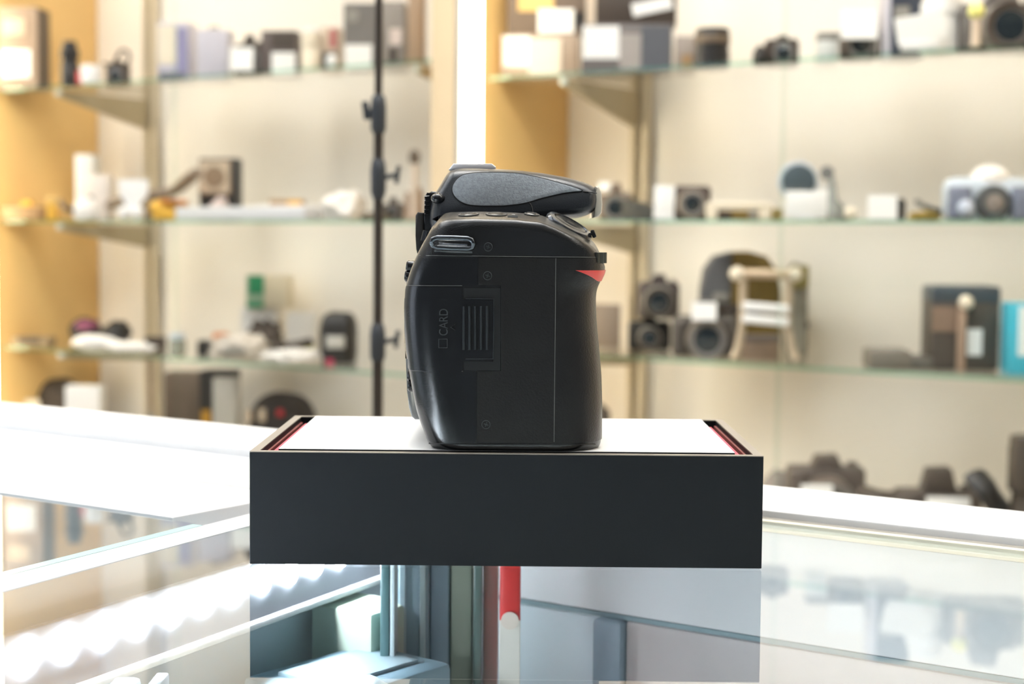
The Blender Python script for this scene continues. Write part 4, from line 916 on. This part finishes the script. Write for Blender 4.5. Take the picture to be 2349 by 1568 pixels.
# ------------------------------------------------------------------ black stand in the aisle behind the counter
pb = at(866, 950, 1.36); t = thing('light_stand', 'thin black light stand rising behind the counter', 'stand', (pb.x, pb.y, 0))
m_pole = mat('black_tube', (52, 44, 38), .4, metal=.1); m_col = mat('clamp_plastic', (56, 60, 66), .45)
zc1, zc2 = at(866, 785, 1.36).z, at(866, 262, 1.36).z
b = MB(); b.lathe((0, 0, .02), [(.0046, 0), (.0046, zc1 - .02)], n=20); b.build('lower_tube', m_pole, t)
b = MB(); b.lathe((0, 0, zc1), [(.0041, 0), (.0041, zc2 - zc1)], n=20); b.build('middle_tube', m_pole, t)
b = MB(); b.lathe((0, 0, zc2), [(.0034, 0), (.0034, .42)], n=20); b.build('upper_tube', m_pole, t)
for z, s in ((zc1, 1), (zc2, -1), (at(866, 408, 1.36).z, 1)):
    b = MB(); b.lathe((0, 0, z - .016), [(.0052, 0), (.0066, .004), (.0068, .022), (.0058, .030), (.0046, .032)], n=22); c = b.build('clamp', m_col, t)
    d = RH * s
    b = MB(); b.tube([d * .004 + ZV * z, d * (.016 if s > 0 else .009) + ZV * (z + .003)], .0022, 8); b.build('clamp_screw', m_col, c)
    b = MB(); b.box(d * (.0165 if s > 0 else .0105) + ZV * (z + .003), (.004 if s > 0 else .006, .006, .016), .0015, rz=TH, ry=radians(8) * s); b.build('clamp_knob', m_col, c)
for zz in (at(866, 446, 1.36).z,):
    b = MB(); b.lathe((0, 0, zz - .004), [(.0046, 0), (.0052, .002), (.0052, .008), (.0046, .010)], n=20); b.build('collar', m_col, t)
for k in range(3):
    a = TH + k * 2 * pi / 3 + .4; v = Vector((cos(a), sin(a), 0))
    b = MB(); b.tube([v * .006 + ZV * .30, v * .17 + ZV * .006], .004, 10); lg = b.build('leg', m_pole, t)
    b = MB(); b.blob(v * .17 + ZV * .008, (.016, .016, .016)); b.build('rubber_foot', rubber_b, lg)
c = at(890, 405, 1.42); tt = thing('clip_lamp', 'small dark clip lamp just right of the pole', 'lamp', (c.x, c.y, c.z), TH) if False else None

# ------------------------------------------------------------------ things inside the counter
ZI = .8745
m_tl = mat('teal_glass_edge', (84, 116, 118), .3); m_pgr = mat('pale_green_card', (206, 218, 200), .5)
def inside(name, label, cat, x0, x1, D, m, ztop=ZC - .012, d=.03, rz=TH, parts=()):
    a, c = at(x0, 1400, D), at(x1, 1400, D); w = (c - a).length; q = (a + c) / 2
    t = thing(name, label, cat, (q.x, q.y, ZI), rz)
    h = ztop - ZI; b = MB(); b.box((0, d / 2, h / 2), (w, d, h), min(.002, w * .2)); b.build('body', m, t)
    for nm, u0, v0, u1, v1, mm in parts:
        b = MB(); b.box(((u0 + u1) / 2 * w - w / 2, -.0006, (v0 + v1) / 2 * h), ((u1 - u0) * w, .001, (v1 - v0) * h), .0003, 1); b.build(nm, mm, t)
    return t, w, h
inside('pale_green_carton', 'pale green carton under the glass, below the lamp row', 'box', 690, 872, .655, m_pgr, ZC - .040, .03, 0)
inside('glass_divider', 'dark teal edged glass divider under the counter top', 'divider', 872, 893, .640, m_tl, ZC - .010, .02)
inside('glass_divider', 'thin pale glass divider right of the dark teal one', 'divider', 895, 905, .640, mat('pale_glass_edge', (206, 222, 226), .3), ZC - .010, .02)
inside('grey_carton', 'blue-grey carton standing in the back corner of the counter', 'box', 908, 984, .665, mat('steel_blue_card', (150, 168, 178), .5), ZC - .012, .02, TH, [('pale_print', .1, .0, .3, 1, mat('steel_pale', (176, 192, 200), .5)), ('white_edge', .72, 0, .9, 1, mat('ice_edge', (206, 222, 226), .4))])
inside('blue_carton', 'pale blue carton standing beside the blue-grey one', 'box', 986, 1030, .670, mat('powder_blue', (170, 188, 204), .5), ZC - .012, .02)
inside('sage_carton', 'sage green carton left of the dark green divider', 'box', 1032, 1084, .672, mat('sage_card', (198, 204, 184), .5), ZC - .012, .02)
inside('glass_divider', 'dark green glass divider near the red and white packet', 'divider', 1086, 1106, .662, mat('bottle_green_edge', (98, 122, 116), .3), ZC - .010, .016)
inside('sand_carton', 'pinkish beige carton left of the red and white packet', 'box', 1108, 1143, .672, mat('pink_beige', (204, 194, 186), .5), ZC - .012, .02)
t, w, h = inside('red_packet', 'red and white packet standing under the counter glass', 'packet', 1146, 1194, .655, mat('packet_red', (236, 62, 58), .4), ZC - .010, .012, TH, [('white_panel', .0, .42, 1, .70, mat('packet_white', (255, 246, 236), .4)), ('grey_foot', .04, .32, .96, .42, greyp)])
b = MB(); b.cyl((0, -.0008, h * .70), w * .42, .0012, (0, -1, 0)); b.build('white_disc', mat('packet_disc', (255, 236, 222), .4), t)
cx = at(640, 1500, .575); t = thing('phone_clip', 'pale plastic phone clip below the lamp row', 'clip', (cx.x, cx.y, ZI), TH + .5)
b = MB(); b.box((0, 0, .066), (.085, .02, .010), .003); b.build('arm', mat('clip_white', (214, 226, 228), .35), t)
b = MB(); b.box((.01, -.012, .058), (.07, .012, .008), .003); b.box((.036, 0, .035), (.012, .018, .07), .004); b.build('post', mat('clip_grey', (120, 146, 154), .35), t)
b = MB(); b.box((-.01, -.004, .028), (.06, .03, .056), .004); b.build('bracket', mat('clip_teal', (120, 142, 150), .4), t)
cx = at(700, 1430, .61); t = thing('blue_sleeve', 'slate blue sleeve lying behind the phone clip', 'sleeve', (cx.x + .004, cx.y + .022, ZI), TH + .9)
b = MB(); b.box((0, 0, .033), (.07, .05, .066), .003); b.build('sleeve', mat('sleeve_blue', (150, 180, 194), .5), t); b = MB(); b.box((0, 0, .0665), (.05, .03, .002), .0005); b.build('label_card', mat('sleeve_label', (190, 212, 220), .5), t)
for x0, x1, D, lab in ((235, 300, .50, 'small slate gadget under the glass near the front left'), (335, 365, .505, 'tiny slate gadget beside the small one under the glass')):
    inside('dark_gadget', lab, 'gadget', x0, x1, D, mat('gadget_slate', (140, 158, 176), .5), ZC - .030, .015)
# ------------------------------------------------------------------ camera, world, output look
cd = bpy.data.cameras.new('photo_camera'); co = bpy.data.objects.new('photo_camera', cd); COL.objects.link(co)
cd.sensor_width = 36; cd.lens = F / 2349 * 36; cd.clip_start = .02
co.matrix_world = Matrix(((RV.x, UV.x, -FW.x, CAM.x), (RV.y, UV.y, -FW.y, CAM.y), (RV.z, UV.z, -FW.z, CAM.z), (0, 0, 0, 1)))
cd.dof.use_dof = True; cd.dof.focus_distance = .567; cd.dof.aperture_fstop = cd.lens / 4.6
S.camera = co
w = bpy.data.worlds.new('shop_daylight'); S.world = w; w.use_nodes = True
bg = w.node_tree.nodes['Background']; bg.inputs['Color'].default_value = (.93, .97, 1, 1); bg.inputs['Strength'].default_value = WORLD
S.view_settings.view_transform = 'Standard'; S.view_settings.look = 'None'; S.view_settings.gamma = 1; S.view_settings.use_curve_mapping = False
S.view_settings.exposure = EXPO
S.cycles.use_denoising = True
S.cycles.max_bounces = 10; S.cycles.transparent_max_bounces = 24; S.cycles.caustics_reflective = False; S.cycles.caustics_refractive = False
S.cycles.sample_clamp_indirect = 8
